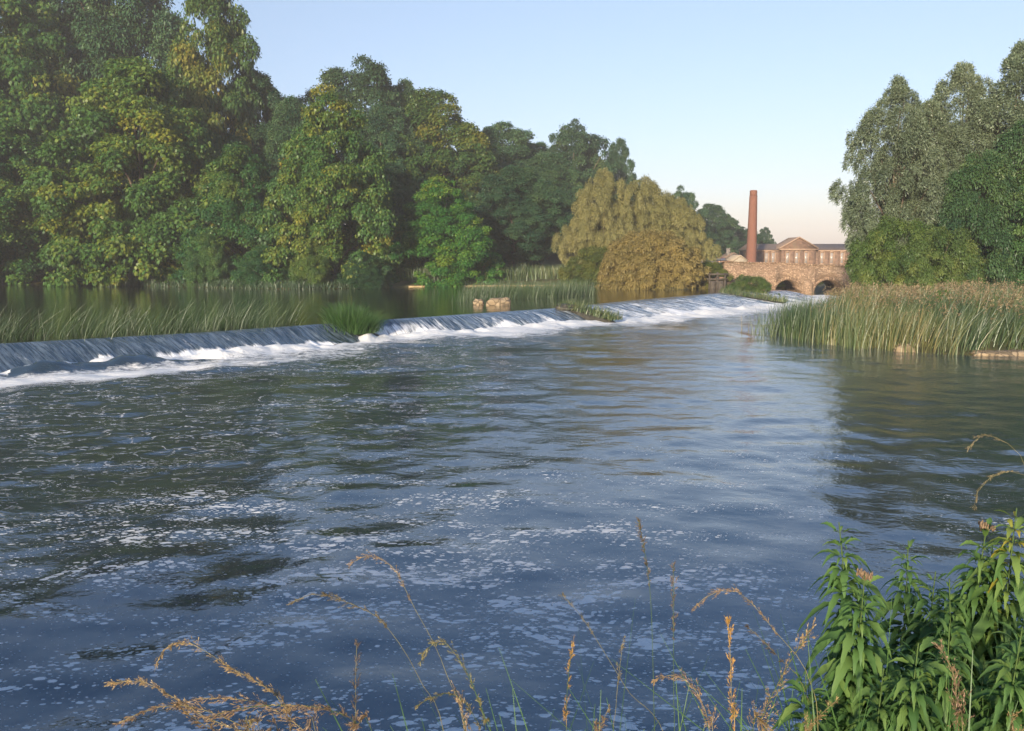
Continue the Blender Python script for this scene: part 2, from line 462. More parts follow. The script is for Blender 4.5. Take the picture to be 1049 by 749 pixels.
# ------------------------------------------------------------------ river
def build_river():
    rad = np.geomspace(3.4, 150, 820)
    ang = np.linspace(-R(62), R(66), 1000)
    rr, aa = np.meshgrid(rad, ang, indexing='ij')
    x = (rr * np.sin(aa)).ravel(); y = (rr * np.cos(aa)).ravel(); r = rr.ravel()
    P = np.stack([x, y], -1)
    s, t = st_of(P)
    rn = run_at(s)
    f = t - rn                      # distance past the weir foot
    sp = r * .0048
    agit = np.exp(-np.clip(f, 0, None) / 3.5)            # rough near the foot
    mid = np.exp(-np.clip(f, 0, None) / 14.)
    far = sstep(9, 22, r)
    calm = .8 * sstep(.60, .80, vnoise(x * .24 + 2, y * .42 + 7, 29)) * sstep(10, 15, r) * sstep(4, 7, f) * sstep(26, 16, f)
    h = np.zeros_like(x)
    lam = [2.6, 1.5, .85, .5, .28, .16]
    for i, L in enumerate(lam):
        a = .6 + i * 1.3
        u = (x * math.cos(a) + y * math.sin(a)) / L; v = (-x * math.sin(a) + y * math.cos(a)) / L
        nz = vnoise(u * .9 + 40, v * 1.35 + 80, 11 + i) - .5
        slope = {2.6: .035, 1.5: .052, .85: .044, .5: .026, .28: .010, .16: .006}[L] + .05 * mid * (L < 2) + .20 * agit + (.016 + .075 * np.exp(-np.clip(f, 0, None) / 17.)) * far * (L < 1)
        
        slope = slope * (1 + .55 * sstep(1, -3, x) * sstep(17, 9, r) * (.3 < L < 2))
        if L < 1: slope = slope * (1 - .8 * calm)
        h += nz * slope * L * .5 * np.clip((L / sp - 2) / 3, 0, 1)
    # a standing roller below the left part of the weir
    lw = sstep(S_AT['p200'] + 1.5, S_AT['p0'] + 1, s)
    wob = (vnoise(s * .6, s * 0 + 3, 31) - .5) * .5
    d = f - 1.35 - wob
    roll = np.exp(-(d / .55) ** 2) * .38 * lw * (.7 + .6 * vnoise(s * 1.1, s * 0 + 9, 33))
    roll *= 1 + .5 * (vnoise(x * 2.4, y * 2.4, 73) - .5)
    h += roll
    # churn right at the foot
    ch = np.exp(-(np.clip(np.abs(f - .25), 0, None) / .5) ** 2)
    h += ch * (.03 + .15 * vnoise(x * 2.2, y * 2.2, 35) ** 2)
    # foam amounts
    n1 = vnoise(s * .35, f * .5, 41); n2 = vnoise(x * .16 + 5, y * .22 + 3, 43)
    left = sstep(S_AT['p335'] + 2, S_AT['p0'], s)
    reach = 1.6 + 2.2 * n1 + 1.8 * left
    foam = .60 * np.exp(-(np.clip(f, 0, None) / reach) ** 1.4) + .38 * np.exp(-np.clip(f, 0, None) / 4.5)
    foam *= np.where(s > S_AT['p572'], .9, 1)
    foam -= 1.0 * np.exp(-((d - .22) / .36) ** 2) * lw * sstep(.25, .5, vnoise(x * 1.3, y * 1.3, 71) + .25 * vnoise(x * 4, y * 4, 72))          # dark face of the roller
    foam += .60 * np.exp(-((f - 3.2 - 1.2 * n1) / 1.0) ** 2) * left
    # drifting sheets
    foam += .30 * sstep(.45, .8, n2) * mid * sstep(9, 16, r)
    band = np.exp(-((y - 15.3 - .18 * x) / .7) ** 2) * sstep(1, -4, x)
    foam += .22 * band
    foam = np.where(f < 0, 1.0, foam)
    foam += .30 * sstep(30, 60, y) * sstep(12, 2, f) * (n1 > 0)
    thread = 1.0 * sstep(24, 14, f) * sstep(1.5, 6, f) * sstep(4, -4, x)
    thread = np.maximum(thread, .25 * sstep(30, 12, f) * sstep(3, 8, f))
    fleck = 1.0 * sstep(22, 11, r) + .08 * sstep(10, 40, r)
    fleck *= .55 + .9 * vnoise(x * .22 + 3, y * .22 + 8, 47)
    fleck *= 1 - .8 * calm; thread = thread * (1 - .7 * calm)
    rip = .09 + .13 * sstep(10, 30, r) + .5 * agit + .28 * np.exp(-np.clip(f, 0, None) / 14.) * sstep(9, 16, r)
    rip = rip * (1 - .75 * calm)
    n, k = rr.shape
    i = np.arange(n - 1)[:, None] * k; j = np.arange(k - 1)[None]
    Fq = np.stack([i + j, i + j + 1, i + k + j + 1, i + k + j], -1).reshape(-1, 4)[:, ::-1]
    # drop what lies well above the weir
    keep = (t[Fq[:, 0]] > .2)
    o = link('river', mesh_np('river', np.stack([x, y, h], -1), Fq[keep], {'foam': np.clip(foam, 0, 1.2), 'thread': thread, 'fleck': fleck, 'rip': rip}, True), M['river'])
    tag(o, kind='structure')
build_river()

def build_pool():
    s = np.linspace(-60, SL + 0, 420)
    t = -np.concatenate([[0.0], np.geomspace(.15, 160, 240)])
    ss, tt = np.meshgrid(s, t, indexing='ij')
    c = crest_at(np.clip(ss, 0, SL).ravel()) + np.where(ss < 0, ss, 0).ravel()[:, None] * TAN
    P = c + tt.ravel()[:, None] * NRM
    x, y = P[:, 0], P[:, 1]
    h = (vnoise(x * .9, y * 1.1, 51) - .5) * .010 + (vnoise(x * 2.1, y * 2.4, 52) - .5) * .005
    h *= sstep(0, 1.5, -tt.ravel())
    n, k = ss.shape
    i = np.arange(n - 1)[:, None] * k; j = np.arange(k - 1)[None]
    Fq = np.stack([i + j, i + j + 1, i + k + j + 1, i + k + j], -1).reshape(-1, 4)
    V = np.stack([x, y, POOL + h], -1)
    a, b, cc = V[Fq[0][0]], V[Fq[0][1]], V[Fq[0][2]]
    if np.cross(b - a, cc - a)[2] < 0: Fq = Fq[:, ::-1]
    o = link('mill_pool', mesh_np('mill_pool', V, Fq, {'rip': np.full(len(V), .10)}, True), M['pool'])
    tag(o, kind='structure')
build_pool()

# ------------------------------------------------------------------ weir
def weir_profile(q, steep):
    """height fraction left at fraction q of the run"""
    return 1 - (q ** 1.25) * (1 - .0) 

def build_weir():
    s = np.arange(0, SL, .07)
    q = np.linspace(0, 1.06, 34)
    ss, qq = np.meshgrid(s, q, indexing='ij')
    rn = run_at(ss)
    c = crest_at(ss.ravel())
    t = qq * rn
    P = c + t.ravel()[:, None] * NRM
    z = POOL - (POOL + .02) * np.clip(qq, 0, 1.06) ** 1.18
    lump = (vnoise(ss * 2.0, t * .5, 61) - .5) * .10 + (vnoise(ss * 6, t * 1.1, 62) - .5) * .045
    low = (vnoise(ss * .5, t * .0 + 2, 63) - .5) * .25
    z = z + lump * sstep(0, .25, qq) + low * sstep(0.1, .5, qq) * sstep(1.05, .7, qq)
    far = sstep(S_AT['p572'] - 3, S_AT['p572'] + 5, ss)
    foam = .33 + .10 * qq + .42 * sstep(.80, 1.08, qq + .5 * (vnoise(ss * .8, ss * 0, 65) - .5)) 
    foam = foam + far * .21 + .35 * sstep(S_AT['p380'] + 6, S_AT['p380'], ss) * sstep(S_AT['p335'], S_AT['p380'], ss) * sstep(.2, .6, qq)  # far slope: foam plus sky light put in as extra white
    foam -= .12 * sstep(.25, 0, qq)
    mid = sstep(S_AT['p380'], S_AT['p380'] + 4, ss) * (1 - far)
    foam += .12 * mid
    n, k = ss.shape
    i = np.arange(n - 1)[:, None] * k; j = np.arange(k - 1)[None]
    Fq = np.stack([i + j, i + j + 1, i + k + j + 1, i + k + j], -1).reshape(-1, 4)
    V = np.stack([P[:, 0], P[:, 1], z.ravel()], -1)
    a, b, cc = V[0], V[1], V[k + 1]
    if np.cross(b - a, cc - a)[2] < 0: Fq = Fq[:, ::-1]
    o = link('weir_water', mesh_np('weir_water', V, Fq, {'foam': foam.ravel(), 'aer': (.42 + .50 * far + .25 * mid).ravel(), 'ws': ss.ravel(), 'wt': t.ravel()}, True), M['cascade'])
    tag(o, kind='structure')
    # the stone weir itself just under the sheet of water
    w = thing('weir', 'long low stone weir running diagonally across the river under falling water', 'weir', (0, 0, 0))
    for a, b in ((0, S_AT['p335']), (S_AT['p380'], S_AT['p572']), (S_AT['p572'] + .4, SL)):
        sv = np.arange(a + .1, b - .1, .6); qs = np.linspace(.06, .97, 8)
        s2, q2 = np.meshgrid(sv, qs, indexing='ij')
        Pp = crest_at(s2.ravel()) + (q2 * run_at(s2)).ravel()[:, None] * NRM
        zz = POOL - .22 - (POOL) * q2.ravel() ** 1.18
        n, k = s2.shape
        top = np.stack([Pp[:, 0], Pp[:, 1], zz], -1)
        bot = top.copy(); bot[:, 2] = -1.2
        i = np.arange(n - 1)[:, None] * k; j = np.arange(k - 1)[None]
        f = np.stack([i + j, i + j + 1, i + k + j + 1, i + k + j], -1).reshape(-1, 4)
        link('apron', mesh_np('apron', np.concatenate([top, bot]), [f, f[:, ::-1] + n * k]), M['wetstone'], w)
build_weir()

def divider(name, label, s0, s1, t0, t1, h0, h1, mat, seed, cat='rock'):
    """a rough stone shoulder lying along the slope of the weir"""
    ns, ntt = 26, 40
    S, Q = np.meshgrid(np.linspace(-1, 1, ns), np.linspace(0, 1, ntt), indexing='ij')
    sc = (s0 + s1) / 2; hw = (s1 - s0) / 2
    shape = np.sqrt(np.clip(1 - S ** 2, 0, 1)) * np.sqrt(np.clip(1 - (2 * Q - 1) ** 6, 0, 1))
    P = crest_at(np.full(S.size, sc)) + (S.ravel() * hw)[:, None] * TAN + ((t0 + (t1 - t0) * Q).ravel())[:, None] * NRM
    nz = vnoise(P[:, 0] * 1.6, P[:, 1] * 1.6, seed) + .5 * vnoise(P[:, 0] * 4, P[:, 1] * 4, seed + 1)
    z = -.4 + (.4 + (h0 + (h1 - h0) * Q.ravel())) * shape.ravel() * (.72 + .36 * nz)
    n, k = S.shape
    i = np.arange(n - 1)[:, None] * k; j = np.arange(k - 1)[None]
    Fq = np.stack([i + j, i + j + 1, i + k + j + 1, i + k + j], -1).reshape(-1, 4)
    V = np.stack([P[:, 0], P[:, 1], z], -1)
    V2 = V.copy(); V2[:, 2] = -.8
    Vv = np.concatenate([V, V2])
    o = link(name, mesh_np(name, Vv, [Fq, Fq[:, ::-1] + n * k], smooth=True), mat)
    tag(o, label, cat)
    return o, sc
sA = (S_AT['p335'] + S_AT['p380']) / 2
divider('weir_stone_shoulder', 'dark wet stone shoulder under the bright green reed tuft that splits the weir', S_AT['p335'] - .1, S_AT['p380'] + .1, -.9, 1.4, POOL + .2, .3, M['wetstone'], 71)
divider('weir_stone_shoulder', 'sloping mossy stone strip beside the brown boulder midway along the weir', S_AT['p572'] - .1, S_AT['p572'] + 1.1, -.5, 4.4, POOL + .2, .22, M['wetstone'], 73)
divider('weir_stone_shoulder', 'grassy stone strip crossing the far white end of the weir near the bridge', S_AT['p735'] - .2, S_AT['p735'] + 1.4, -.4, 7., POOL + .2, .18, M['wetstone'], 75)

# ------------------------------------------------------------------ rocks
def rock(label, cx, yb, zb, w, hgt, depth, mat, seed, group=None, slabby=0, name='boulder', cat='boulder'):
    c = at_z(cx, yb, zb)
    u = np.linspace(0, 2 * PI, 33)[:-1]; v = np.linspace(-PI / 2, PI / 2, 17)
    U, Vv = np.meshgrid(u, v, indexing='ij')
    e = .72 if slabby else .8
    sg = lambda a: np.sign(a) * np.abs(a) ** e
    x = sg(np.cos(Vv)) * sg(np.cos(U)); y = sg(np.cos(Vv)) * sg(np.sin(U)); z = sg(np.sin(Vv))
    nz = vnoise(x * 1.7 + seed, z * 1.9 + y * 1.1 + seed, seed) - .5 + .5 * (vnoise(x * 5 + y * 2, z * 5 + seed, seed + 1) - .5)
    k = 1 + .45 * nz
    V = np.stack([x * w / 2 * k, y * depth / 2 * k, z * hgt * k * .75 + hgt * .12], -1).reshape(-1, 3)
    n, kk = U.shape
    i = np.arange(n)[:, None]; j = np.arange(kk - 1)[None]
    Fq = np.stack([i * kk + j, ((i + 1) % n) * kk + j, ((i + 1) % n) * kk + j + 1, i * kk + j + 1], -1).reshape(-1, 4)
    o = link(name, mesh_np(name, V, Fq, smooth=True), mat)
    o.location = (c[0], c[1] + depth / 2, zb)
    tag(o, label, cat, group)
    return o
rock('pale squared stone block standing in the pool against tall reeds', 511, 313, POOL, 1.75, .62, .9, M['rock'], 81, slabby=1, name='stone_block', cat='stone block')
rock('small grey stone beside the pale block in the pool', 490, 312.5, POOL, .75, .45, .6, M['rock'], 83)
rock('dark brown boulder on the crest at the middle break of the weir', 581, 317.5, POOL - .1, 1.5, .42, 1.0, M['wetstone'], 85)
rock('whitish boulder at the far end of the weir under the sluice', 728, 294.5, POOL - .05, 1.6, 1.0, 1.2, M['rock'], 87)
rock('orange lichened boulder at the foot of the tall reed bed', 932, 361, 0, 1.05, .42, .8, M['rock'], 89)
rock('long flat pale stone at the water edge beside the reed bed', 1030, 365, 0, 2.6, .22, .9, M['rock'], 91, slabby=1, name='flat_stone', cat='stone')
sr = random.Random(4)
for k, (px, py, lab) in enumerate([(22, 290.6, 'low reddish stone under the leftmost trees at the pool edge'), (62, 291.3, 'tan stone at the pool edge below the big yellow-green chestnut'), (104, 292, 'rough brown stone below the middle of the big chestnut crown'), (150, 293, 'small ochre stone showing under the chestnut branches by the pool'), (262, 295.5, 'small brown stone under the dark gap between two chestnuts')]):
    rock(lab, px, py + .3, POOL - .05, 1.3 + sr.random() * 1.2, .38, 1.0, M['wallstone'], 93 + 2 * k, 'stones along the wooded pool edge', slabby=1, name='bank_stone', cat='stone')

# ------------------------------------------------------------------ foliage generators
def norm(a): return a / (np.linalg.norm(a, axis=-1, keepdims=True) + 1e-9)

def leaves_mesh(name, pos, axis, nrm, L, W, tint, fan=1, spread=1.0, droop=.25):
    """lozenge leaves; fan = leaflets per leaf"""
    n = len(pos)
    axis = norm(axis); b = norm(np.cross(nrm, axis)); nn = np.cross(axis, b)
    outV, outT = [], []
    angs = np.linspace(-spread, spread, fan) if fan > 1 else [0.0]
    for a in angs:
        d = axis * math.cos(a) + b * math.sin(a)
        sd = -axis * math.sin(a) + b * math.cos(a)
        sc = 1 - .28 * abs(a) / (spread if fan > 1 else 1)
        l = (L * sc)[:, None]; w = (W * sc)[:, None]
        dn = np.array([0, 0, -1.0]) * droop * l
        p0 = pos; p1 = pos + d * l * .6 + sd * w * .5 + dn * .25; p2 = pos + d * l + dn; p3 = pos + d * l * .6 - sd * w * .5 + dn * .25
        outV.append(np.stack([p0, p1, p2, p3], 1)); outT.append(np.repeat(tint[:, None], 4, 1))
    V = np.concatenate(outV).reshape(-1, 3); T = np.concatenate(outT).ravel()
    Fq = np.arange(len(V)).reshape(-1, 4)
    return mesh_np(name, V, Fq, {'tint': T})

def crown(name, seed, H, Rr, z0, prof, ncl, rc, per, L, W, fan=1, spread=1.0, droop=.3, flat=.75, lobes=.18, inner=.35, tmean=.42, tvar=.16, pend=.5, skew=None):
    g = np.random.RandomState(seed)
    u = g.rand(ncl * 4); keep = g.rand(ncl * 4) < np.clip(prof(u), .12, 1); u = u[keep][:ncl]
    ncl = len(u)
    a = g.rand(ncl) * 2 * PI
    rmod = 1 + lobes * np.sin(3 * a + seed + u * 5) + lobes * .7 * np.sin(5 * a + seed * 2 - u * 9)
    rr = prof(u) * Rr * rmod * np.sqrt(inner ** 2 + (1 - inner ** 2) * g.rand(ncl) ** .6)
    c = np.stack([rr * np.cos(a), rr * np.sin(a), z0 + u * (H - z0)], -1)
    if skew is not None: c = skew(c)
    rad = rc * (.55 + .9 * g.rand(ncl))
    ct = tmean + tvar * g.randn(ncl) + .12 * np.sin(c[:, 0] * .45 + seed) * np.sin(c[:, 2] * .4 + seed * 1.7) 
    m = np.maximum((per * (rad / rc) ** 2).astype(int), 5)
    idx = np.repeat(np.arange(ncl), m); n = len(idx)
    outw = norm(c * np.array([1, 1, .25]) - np.array([0, 0, H * .1]))[idx]
    d = norm(g.randn(n, 3)); d = norm(d + outw * .55 + np.array([0, 0, .30]))
    pos = c[idx] + d * (rad[idx] * (.52 + .5 * g.rand(n) + .45 * g.rand(n) ** 5))[:, None] * np.array([1, 1, flat])
    ax = norm(d * .6 + outw * .4 + np.array([0, 0, -pend]) + g.randn(n, 3) * .35)
    nr = norm(d + np.array([0, 0, .6]) + g.randn(n, 3) * .4)
    ll = L * (.65 + .7 * g.rand(n)); ww = W * (.7 + .6 * g.rand(n))
    tint = np.clip(ct[idx] + g.randn(n) * .07, 0, 1)
    me = leaves_mesh(name, pos, ax, nr, ll, ww, tint, fan, spread, droop)
    return me, c

def trunk_mesh(name, seed, H, r0, centers, nl=9, top=.8, twin=0):
    g = np.random.RandomState(seed); mb = MB()
    zs = np.linspace(0, H * top, 10)
    px = np.cumsum(g.randn(10) * H * .006); py = np.cumsum(g.randn(10) * H * .006)
    path = np.stack([px, py, zs - .5], -1)
    mb.tube(path, np.linspace(r0, r0 * .2, 10) * (1 + .35 * np.exp(-zs / (H * .03))), 9)
    sel = centers[g.choice(len(centers), nl, replace=False)]
    for cc in sel:
        zz = max(cc[2] * (.35 + .3 * g.rand()), H * .08); zz = min(zz, H * top * .95)
        b0 = np.array([np.interp(zz, zs, px), np.interp(zz, zs, py), zz - .5])
        tt = np.linspace(0, 1, 7)[:, None]
        pts = b0 + (cc - b0) * tt + np.array([0, 0, 1.0]) * (np.sin(tt * PI) * H * .03) + g.randn(7, 3) * H * .006 * tt
        rb = r0 * (1 - zz / H) * .5 + .03
        mb.tube(pts, np.linspace(rb, rb * .2, 7), 6)
    return mb.mesh(name, True)

def prof_round(u): return np.sin(np.clip(.10 + u * .9, 0, 1) * PI) ** .55 * (1 - .25 * u)
def prof_chest(u): return np.clip(1.0 - .10 * (u < .1) - np.clip(u - .25, 0, 1) ** 1.7 * 1.45, .08, 1)
def prof_high(u): return np.sin(np.clip(u * .9 + .12, 0, 1) * PI) ** .6
def prof_bush(u): return np.sqrt(np.clip(1 - (u * .98) ** 2.2, .02, 1))
def prof_pop(u): return np.clip(np.sin(np.clip(u * .85 + .15, 0, 1) * PI) ** .7, .1, 1)

SPEC = {}
def spec(kind, H, Rr, mat, variants):
    out = []
    for (cm, cc), tm in variants:
        cm.materials.append(mat); tm.materials.append(M['bark'])
        out.append((cm, tm))
    SPEC[kind] = (H, Rr, out)

def mk(kind, H, Rr, mat, seeds, tr0, nl=9, top=.8, **kw):
    v = []
    for s in seeds:
        c = crown('crown', s, H, Rr, **kw)
        v.append((c, trunk_mesh('trunk', s + 500, H, tr0, c[1], nl, top)))
    spec(kind, H, Rr, mat, v)

mk('chestnut', 24, 10, M['chestnut'], [1, 2, 3], .55, z0=.6, prof=prof_chest, ncl=400, rc=1.45, per=215, L=.28, W=.115, fan=5, spread=1.25, droop=.55, flat=.58, inner=.45, tmean=.44, tvar=.085)
mk('broad', 24, 9, M['broad'], [11, 12, 13], .5, z0=2.0, prof=prof_round, ncl=480, rc=1.15, per=370, L=.33, W=.18, fan=1, droop=.2, flat=.7, inner=.4, lobes=.22)
mk('airy', 20, 8, M['broad'], [21, 22], .45, nl=22, top=.85, z0=5.0, prof=prof_high, ncl=170, rc=1.15, per=420, L=.32, W=.18, droop=.2, flat=.6, inner=.2, lobes=.28)
mk('willow', 14, 7.5, M['willow'], [31, 32], .4, z0=.4, prof=prof_round, ncl=560, rc=.62, per=270, L=.24, W=.07, droop=.35, flat=1.1, tvar=.08, inner=.25, pend=.5, lobes=.36)
mk('poplar', 18, 4.6, M['poplar'], [41, 42, 43], .28, nl=26, top=.92, z0=2.0, prof=prof_pop, ncl=540, rc=.52, per=280, L=.23, W=.08, droop=.2, flat=1.15, inner=.2, lobes=.26, pend=.25, tvar=.07)
mk('alder', 10, 4.5, M['broad'], [51], .22, z0=.3, prof=prof_round, ncl=300, rc=.75, per=360, L=.19, W=.12, droop=.25, flat=.7, inner=.4)
mk('bush', 5, 3.2, M['bush'], [61, 62], .08, nl=6, top=.5, z0=.1, prof=prof_bush, ncl=200, rc=.5, per=420, L=.15, W=.055, droop=.25, flat=.85, inner=.3, lobes=.2)
mk('golden', 6, 5.2, M['willow'], [71], .12, nl=6, top=.5, z0=.1, prof=prof_bush, tvar=.08, ncl=640, rc=.42, per=220, L=.22, W=.065, droop=.3, flat=.85, inner=.45, lobes=.08)

NAMES = {'chestnut': ('chestnut_tree', 'tree'), 'broad': ('broadleaf_tree', 'tree'), 'airy': ('open_crowned_tree', 'tree'), 'willow': ('willow_tree', 'tree'),
         'poplar': ('poplar_tree', 'tree'), 'alder': ('alder_tree', 'tree'), 'bush': ('bush', 'bush'), 'golden': ('willow_bush', 'bush')}

def tree(kind, cx, top, hw, Y, label, col=(1, 1, 1), var=0, rz=0.0, group=None, base=None, name=None):
    H, Rr, vs = SPEC[kind]
    cm, tm = vs[var % len(vs)]
    if cx < 735 and Y < 165: Y = Y * 1.12          # far bank of the pool
    X = at_y(cx, 250, Y)[0]
    zg = gz(X, Y) if base is None else base
    zt = at_y(cx, top, Y)[2]
    dist = math.hypot(Y, 0)
    rad = hw * dist / F
    sz = (zt - zg) / H; sx = rad / Rr
    nm, cat = NAMES[kind]
    t = thing(name or nm, label, cat, (X, Y, zg - .1), rz, group)
    t.scale = (sx, sx, sz)
    c = bpy.data.objects.new('crown', cm); COL.objects.link(c); c.parent = t; c.color = (*col, 1)
    k = bpy.data.objects.new('trunk', tm); COL.objects.link(k); k.parent = t
    return t

GL = 'trees of the wooded far bank'
# front row along the pool
tree('chestnut', 150, 62, 88, 99, 'big yellow-green horse chestnut hanging over the pool, left of the weir', (1.5, 1.25, .9), 0, .3, GL, base=POOL - .3)
tree('chestnut', 8, 128, 72, 104, 'mid-green chestnut at the left frame edge with low branches on the water', (1.1, 1.15, .95), 1, 1.0, GL, base=POOL - .3)
tree('chestnut', 342, 92, 62, 91, 'chestnut with a yellow streaked crown standing above the green reed tuft', (1.3, 1.15, .9), 2, 2.2, GL, base=POOL - .3)
tree('chestnut', 252, 150, 58, 95, 'dark green chestnut filling the gap between two yellower chestnuts', (.8, .95, .9), 1, 4.0, GL, base=POOL - .3)
tree('chestnut', 453, 182, 50, 96, 'bright green cone-shaped chestnut behind the pool reeds', (1.0, 1.3, .8), 2, .6, GL, base=POOL - .3)
tree('broad', 398, 170, 42, 112, 'dark tree in the shade beside the bright green cone-shaped chestnut', (.8, .9, .85), 0, 1.3, GL)
tree('broad', 528, 172, 50, 110, 'bluish dark green tree between the bright chestnut and the golden willow', (.85, 1.0, 1.05), 1, .2, GL)
for i_, (cx_, tp_, hw_, Yd_, lb_) in enumerate([(212, 238, 22, 90, 'low leafy bush hanging over the pool under the dark chestnut'), (268, 252, 24, 87.5, 'green bush at the water edge between the two yellow chestnuts'), (318, 246, 20, 86, 'bush at the pool edge below the yellow streaked chestnut'), (372, 258, 24, 86.5, 'dark bush at the pool edge behind the green reed tuft')]):
    tree('alder', cx_, tp_, hw_, Yd_, lb_, [(1.2, 1.3, .8), (.8, 1.1, .8), (1.7, 1.45, .7), (.7, .9, .8)][i_], 0, i_ * 1.7, 'bushes at the wooded pool edge', base=POOL - .4, name='bank_bush')
tree('chestnut', -95, 60, 95, 100, 'chestnut beyond the left frame edge', (1.1, 1.1, .9), 0, 2.0, GL, base=POOL - .3)
tree('broad', -130, -60, 110, 118, 'tall dark tree beyond the left frame edge', (.85, .95, .9), 1, 2.6, GL)
tree('broad', -260, -40, 120, 105, 'wide dark tree far beyond the left frame edge', (.85, .95, .9), 2, 3.6, GL)
# second row, higher up the slope
tree('chestnut', 28, -28, 92, 118, 'tall chestnut with yellowing leaves at the top left corner', (1.25, 1.15, .9), 2, .5, GL)
tree('broad', 72, -48, 62, 130, 'dark tree closing the gap behind the top left chestnut', (.85, .95, .9), 1, 1.0, GL)
tree('broad', 138, -45, 80, 126, 'tall blackish green tree rising behind the big yellow-green chestnut', (.85, .95, .9), 2, 2.0, GL)
tree('chestnut', 226, -22, 60, 112, 'tall chestnut with rusty brown foliage near its top against the sky', (1.35, 1.05, .85), 0, 3.3, GL)
tree('broad', 268, 78, 52, 115, 'dark green tree on the skyline just below the tall rusty chestnut', (.85, .95, .9), 0, 4.2, GL)
tree('airy', 372, 62, 55, 128, 'open-crowned dark tree showing sky through its rounded top', (.9, .9, .85), 0, .7, GL)
tree('broad', 395, 110, 45, 118, 'grey-green tree below the open-crowned skyline tree', (.95, 1.05, 1.1), 1, .9, GL)
tree('chestnut', 447, 96, 62, 122, 'large brownish olive chestnut on the skyline beside the open-crowned tree', (1.15, .95, .8), 1, 5.1, GL)
tree('broad', 515, 130, 55, 138, 'pale bluish green tree on the skyline right of the brownish chestnut', (1.25, 1.3, 1.35), 2, 1.1, GL)
tree('broad', 560, 160, 45, 132, 'soft green tree rising just left of the golden willow', (1.15, 1.2, 1.1), 0, 2.6, GL)
tree('airy', 588, 125, 40, 150, 'dark round-topped tree standing highest above the golden willow', (.85, .9, .9), 1, .2, GL)
tree('broad', 592, 150, 40, 152, 'dense dark tree under the round-topped skyline tree', (.85, .95, .9), 1, 3.6, GL)
tree('broad', 632, 146, 21, 150, 'small dark tree with a rounded head at the right of the skyline pair', (.8, .9, .9), 0, 2.2, GL)
tree('broad', 640, 185, 45, 150, 'dark green tree peeping over the top of the golden willow', (.85, .95, .95), 2, 5.2, GL)
tree('airy', 697, 192, 20, 150, 'thin grey-green tree with a see-through top behind the golden willow', (1.0, 1.05, 1.1), 0, 3.0, GL)
tree('broad', 303, 104, 42, 112, 'dark green tree filling the dip between the rusty chestnut and the open-crowned tree', (.95, 1.05, .95), 1, 2.9, GL)
tree('broad', 418, 88, 40, 130, 'dark olive tree just right of the open-crowned one', (1.0, 1.0, .85), 2, 1.9, GL)
tree('broad', 486, 138, 40, 134, 'soft green tree on the slope between the brownish chestnut and the pale bluish one', (1.1, 1.2, 1.1), 0, 5.9, GL)
tree('broad', 548, 148, 38, 146, 'bluish green tree on the skyline between the pale one and the round-topped one', (1.1, 1.2, 1.2), 1, 4.4, GL)
tree('broad', 352, 205, 52, 118, 'dark undergrowth tree in the shade behind the yellow streaked chestnut', (.8, .9, .85), 1, .9, GL)
# golden willows at the corner of the pool
GW = 'golden willows by the far end of the pool'
tree('willow', 617, 178, 40, 99, 'tall golden olive willow, the left one of the willow group', (.95, .98, .88), 0, .4, GW)
tree('willow', 660, 186, 48, 101, 'broad golden olive willow in the middle of the willow group', (.95, .98, .88), 1, 1.9, GW)
tree('willow', 696, 206, 32, 99, 'slimmer golden willow at the right end of the willow group', (.95, .98, .88), 0, 3.4, GW)
tree('golden', 668, 238, 54, 87, 'low round ochre willow bush standing right over the pool water', (1.0, .88, .72), 0, .4, base=POOL - .5)
tree('bush', 617, 252, 34, 95, 'olive bush with a pale green spot at the foot of the left willow', (1.1, 1.0, .8), 0, .2)
tree('bush', 724, 269, 24, 88, 'yellow-green bush beside the sluice at the end of the pool', (1.25, 1.1, .8), 1, 1.2, base=POOL - .4)
# far trees behind the mill
GF = 'distant dark trees behind the mill'
tree('broad', 728, 210, 28, 190, 'dark distant tree just right of the golden willows', (.9, 1.0, 1.0), 1, .8, GF)
tree('broad', 752, 232, 32, 205, 'distant dark tree left of the brick chimney', (.85, 1.0, 1.0), 2, 2.8, GF)
tree('broad', 712, 225, 30, 180, 'distant tree mostly hidden behind the right willow', (.9, 1.0, 1.0), 0, 4.8, GF)
tree('broad', 783, 234, 11, 235, 'tiny round distant tree right of the brick chimney over the mill roof', (.8, .85, .85), 0, 1.8)
# right bank
GR = 'grey-green poplars on the right bank'
tree('poplar', 912, 86, 43, 62, 'grey-green poplar leaning over the river, the left one of the poplars', (1, 1, 1), 0, .3, GR)
tree('poplar', 945, 108, 40, 64, 'slim grey-green poplar between the leaning poplar and the taller one', (1, 1, .95), 1, 1.3, GR)
tree('poplar', 978, 64, 46, 66, 'tall grey-green poplar above the dark alder', (1, 1, 1.0), 2, 2.3, GR)
tree('poplar', 1035, 50, 52, 63, 'tallest grey-green poplar cut by the right frame edge', (1, 1.02, 1), 0, 4.1, GR)
tree('poplar', 1090, 70, 55, 66, 'poplar mostly outside the frame beyond the tallest poplar', (1, 1, 1), 1, 5.1, GR)
tree('alder', 1000, 158, 42, 58, 'dense dark green alder at the foot of the tall poplars', (.95, .98, .8), 0, .5, 'alders under the poplars')
tree('alder', 1046, 128, 46, 59, 'taller dark green alder at the right frame edge', (.9, .95, .8), 0, 3.5, 'alders under the poplars')
tree('alder', 1085, 150, 60, 57, 'dark green alder partly outside the right frame edge', (.95, 1.1, .8), 0, 2.5)
tree('bush', 922, 226, 42, 59, 'light olive bush under the leaning poplar beside the bridge', (.85, .98, .85), 0, .8)
tree('bush', 968, 297, 17, 44, 'small fresh green bush in the long grass behind the reeds', (.9, 1.3, .7), 1, .6)
tree('bush', 1000, 300, 14, 43, 'low bright green bush in the long grass before the dark alder', (.9, 1.25, .7), 0, 1.6)
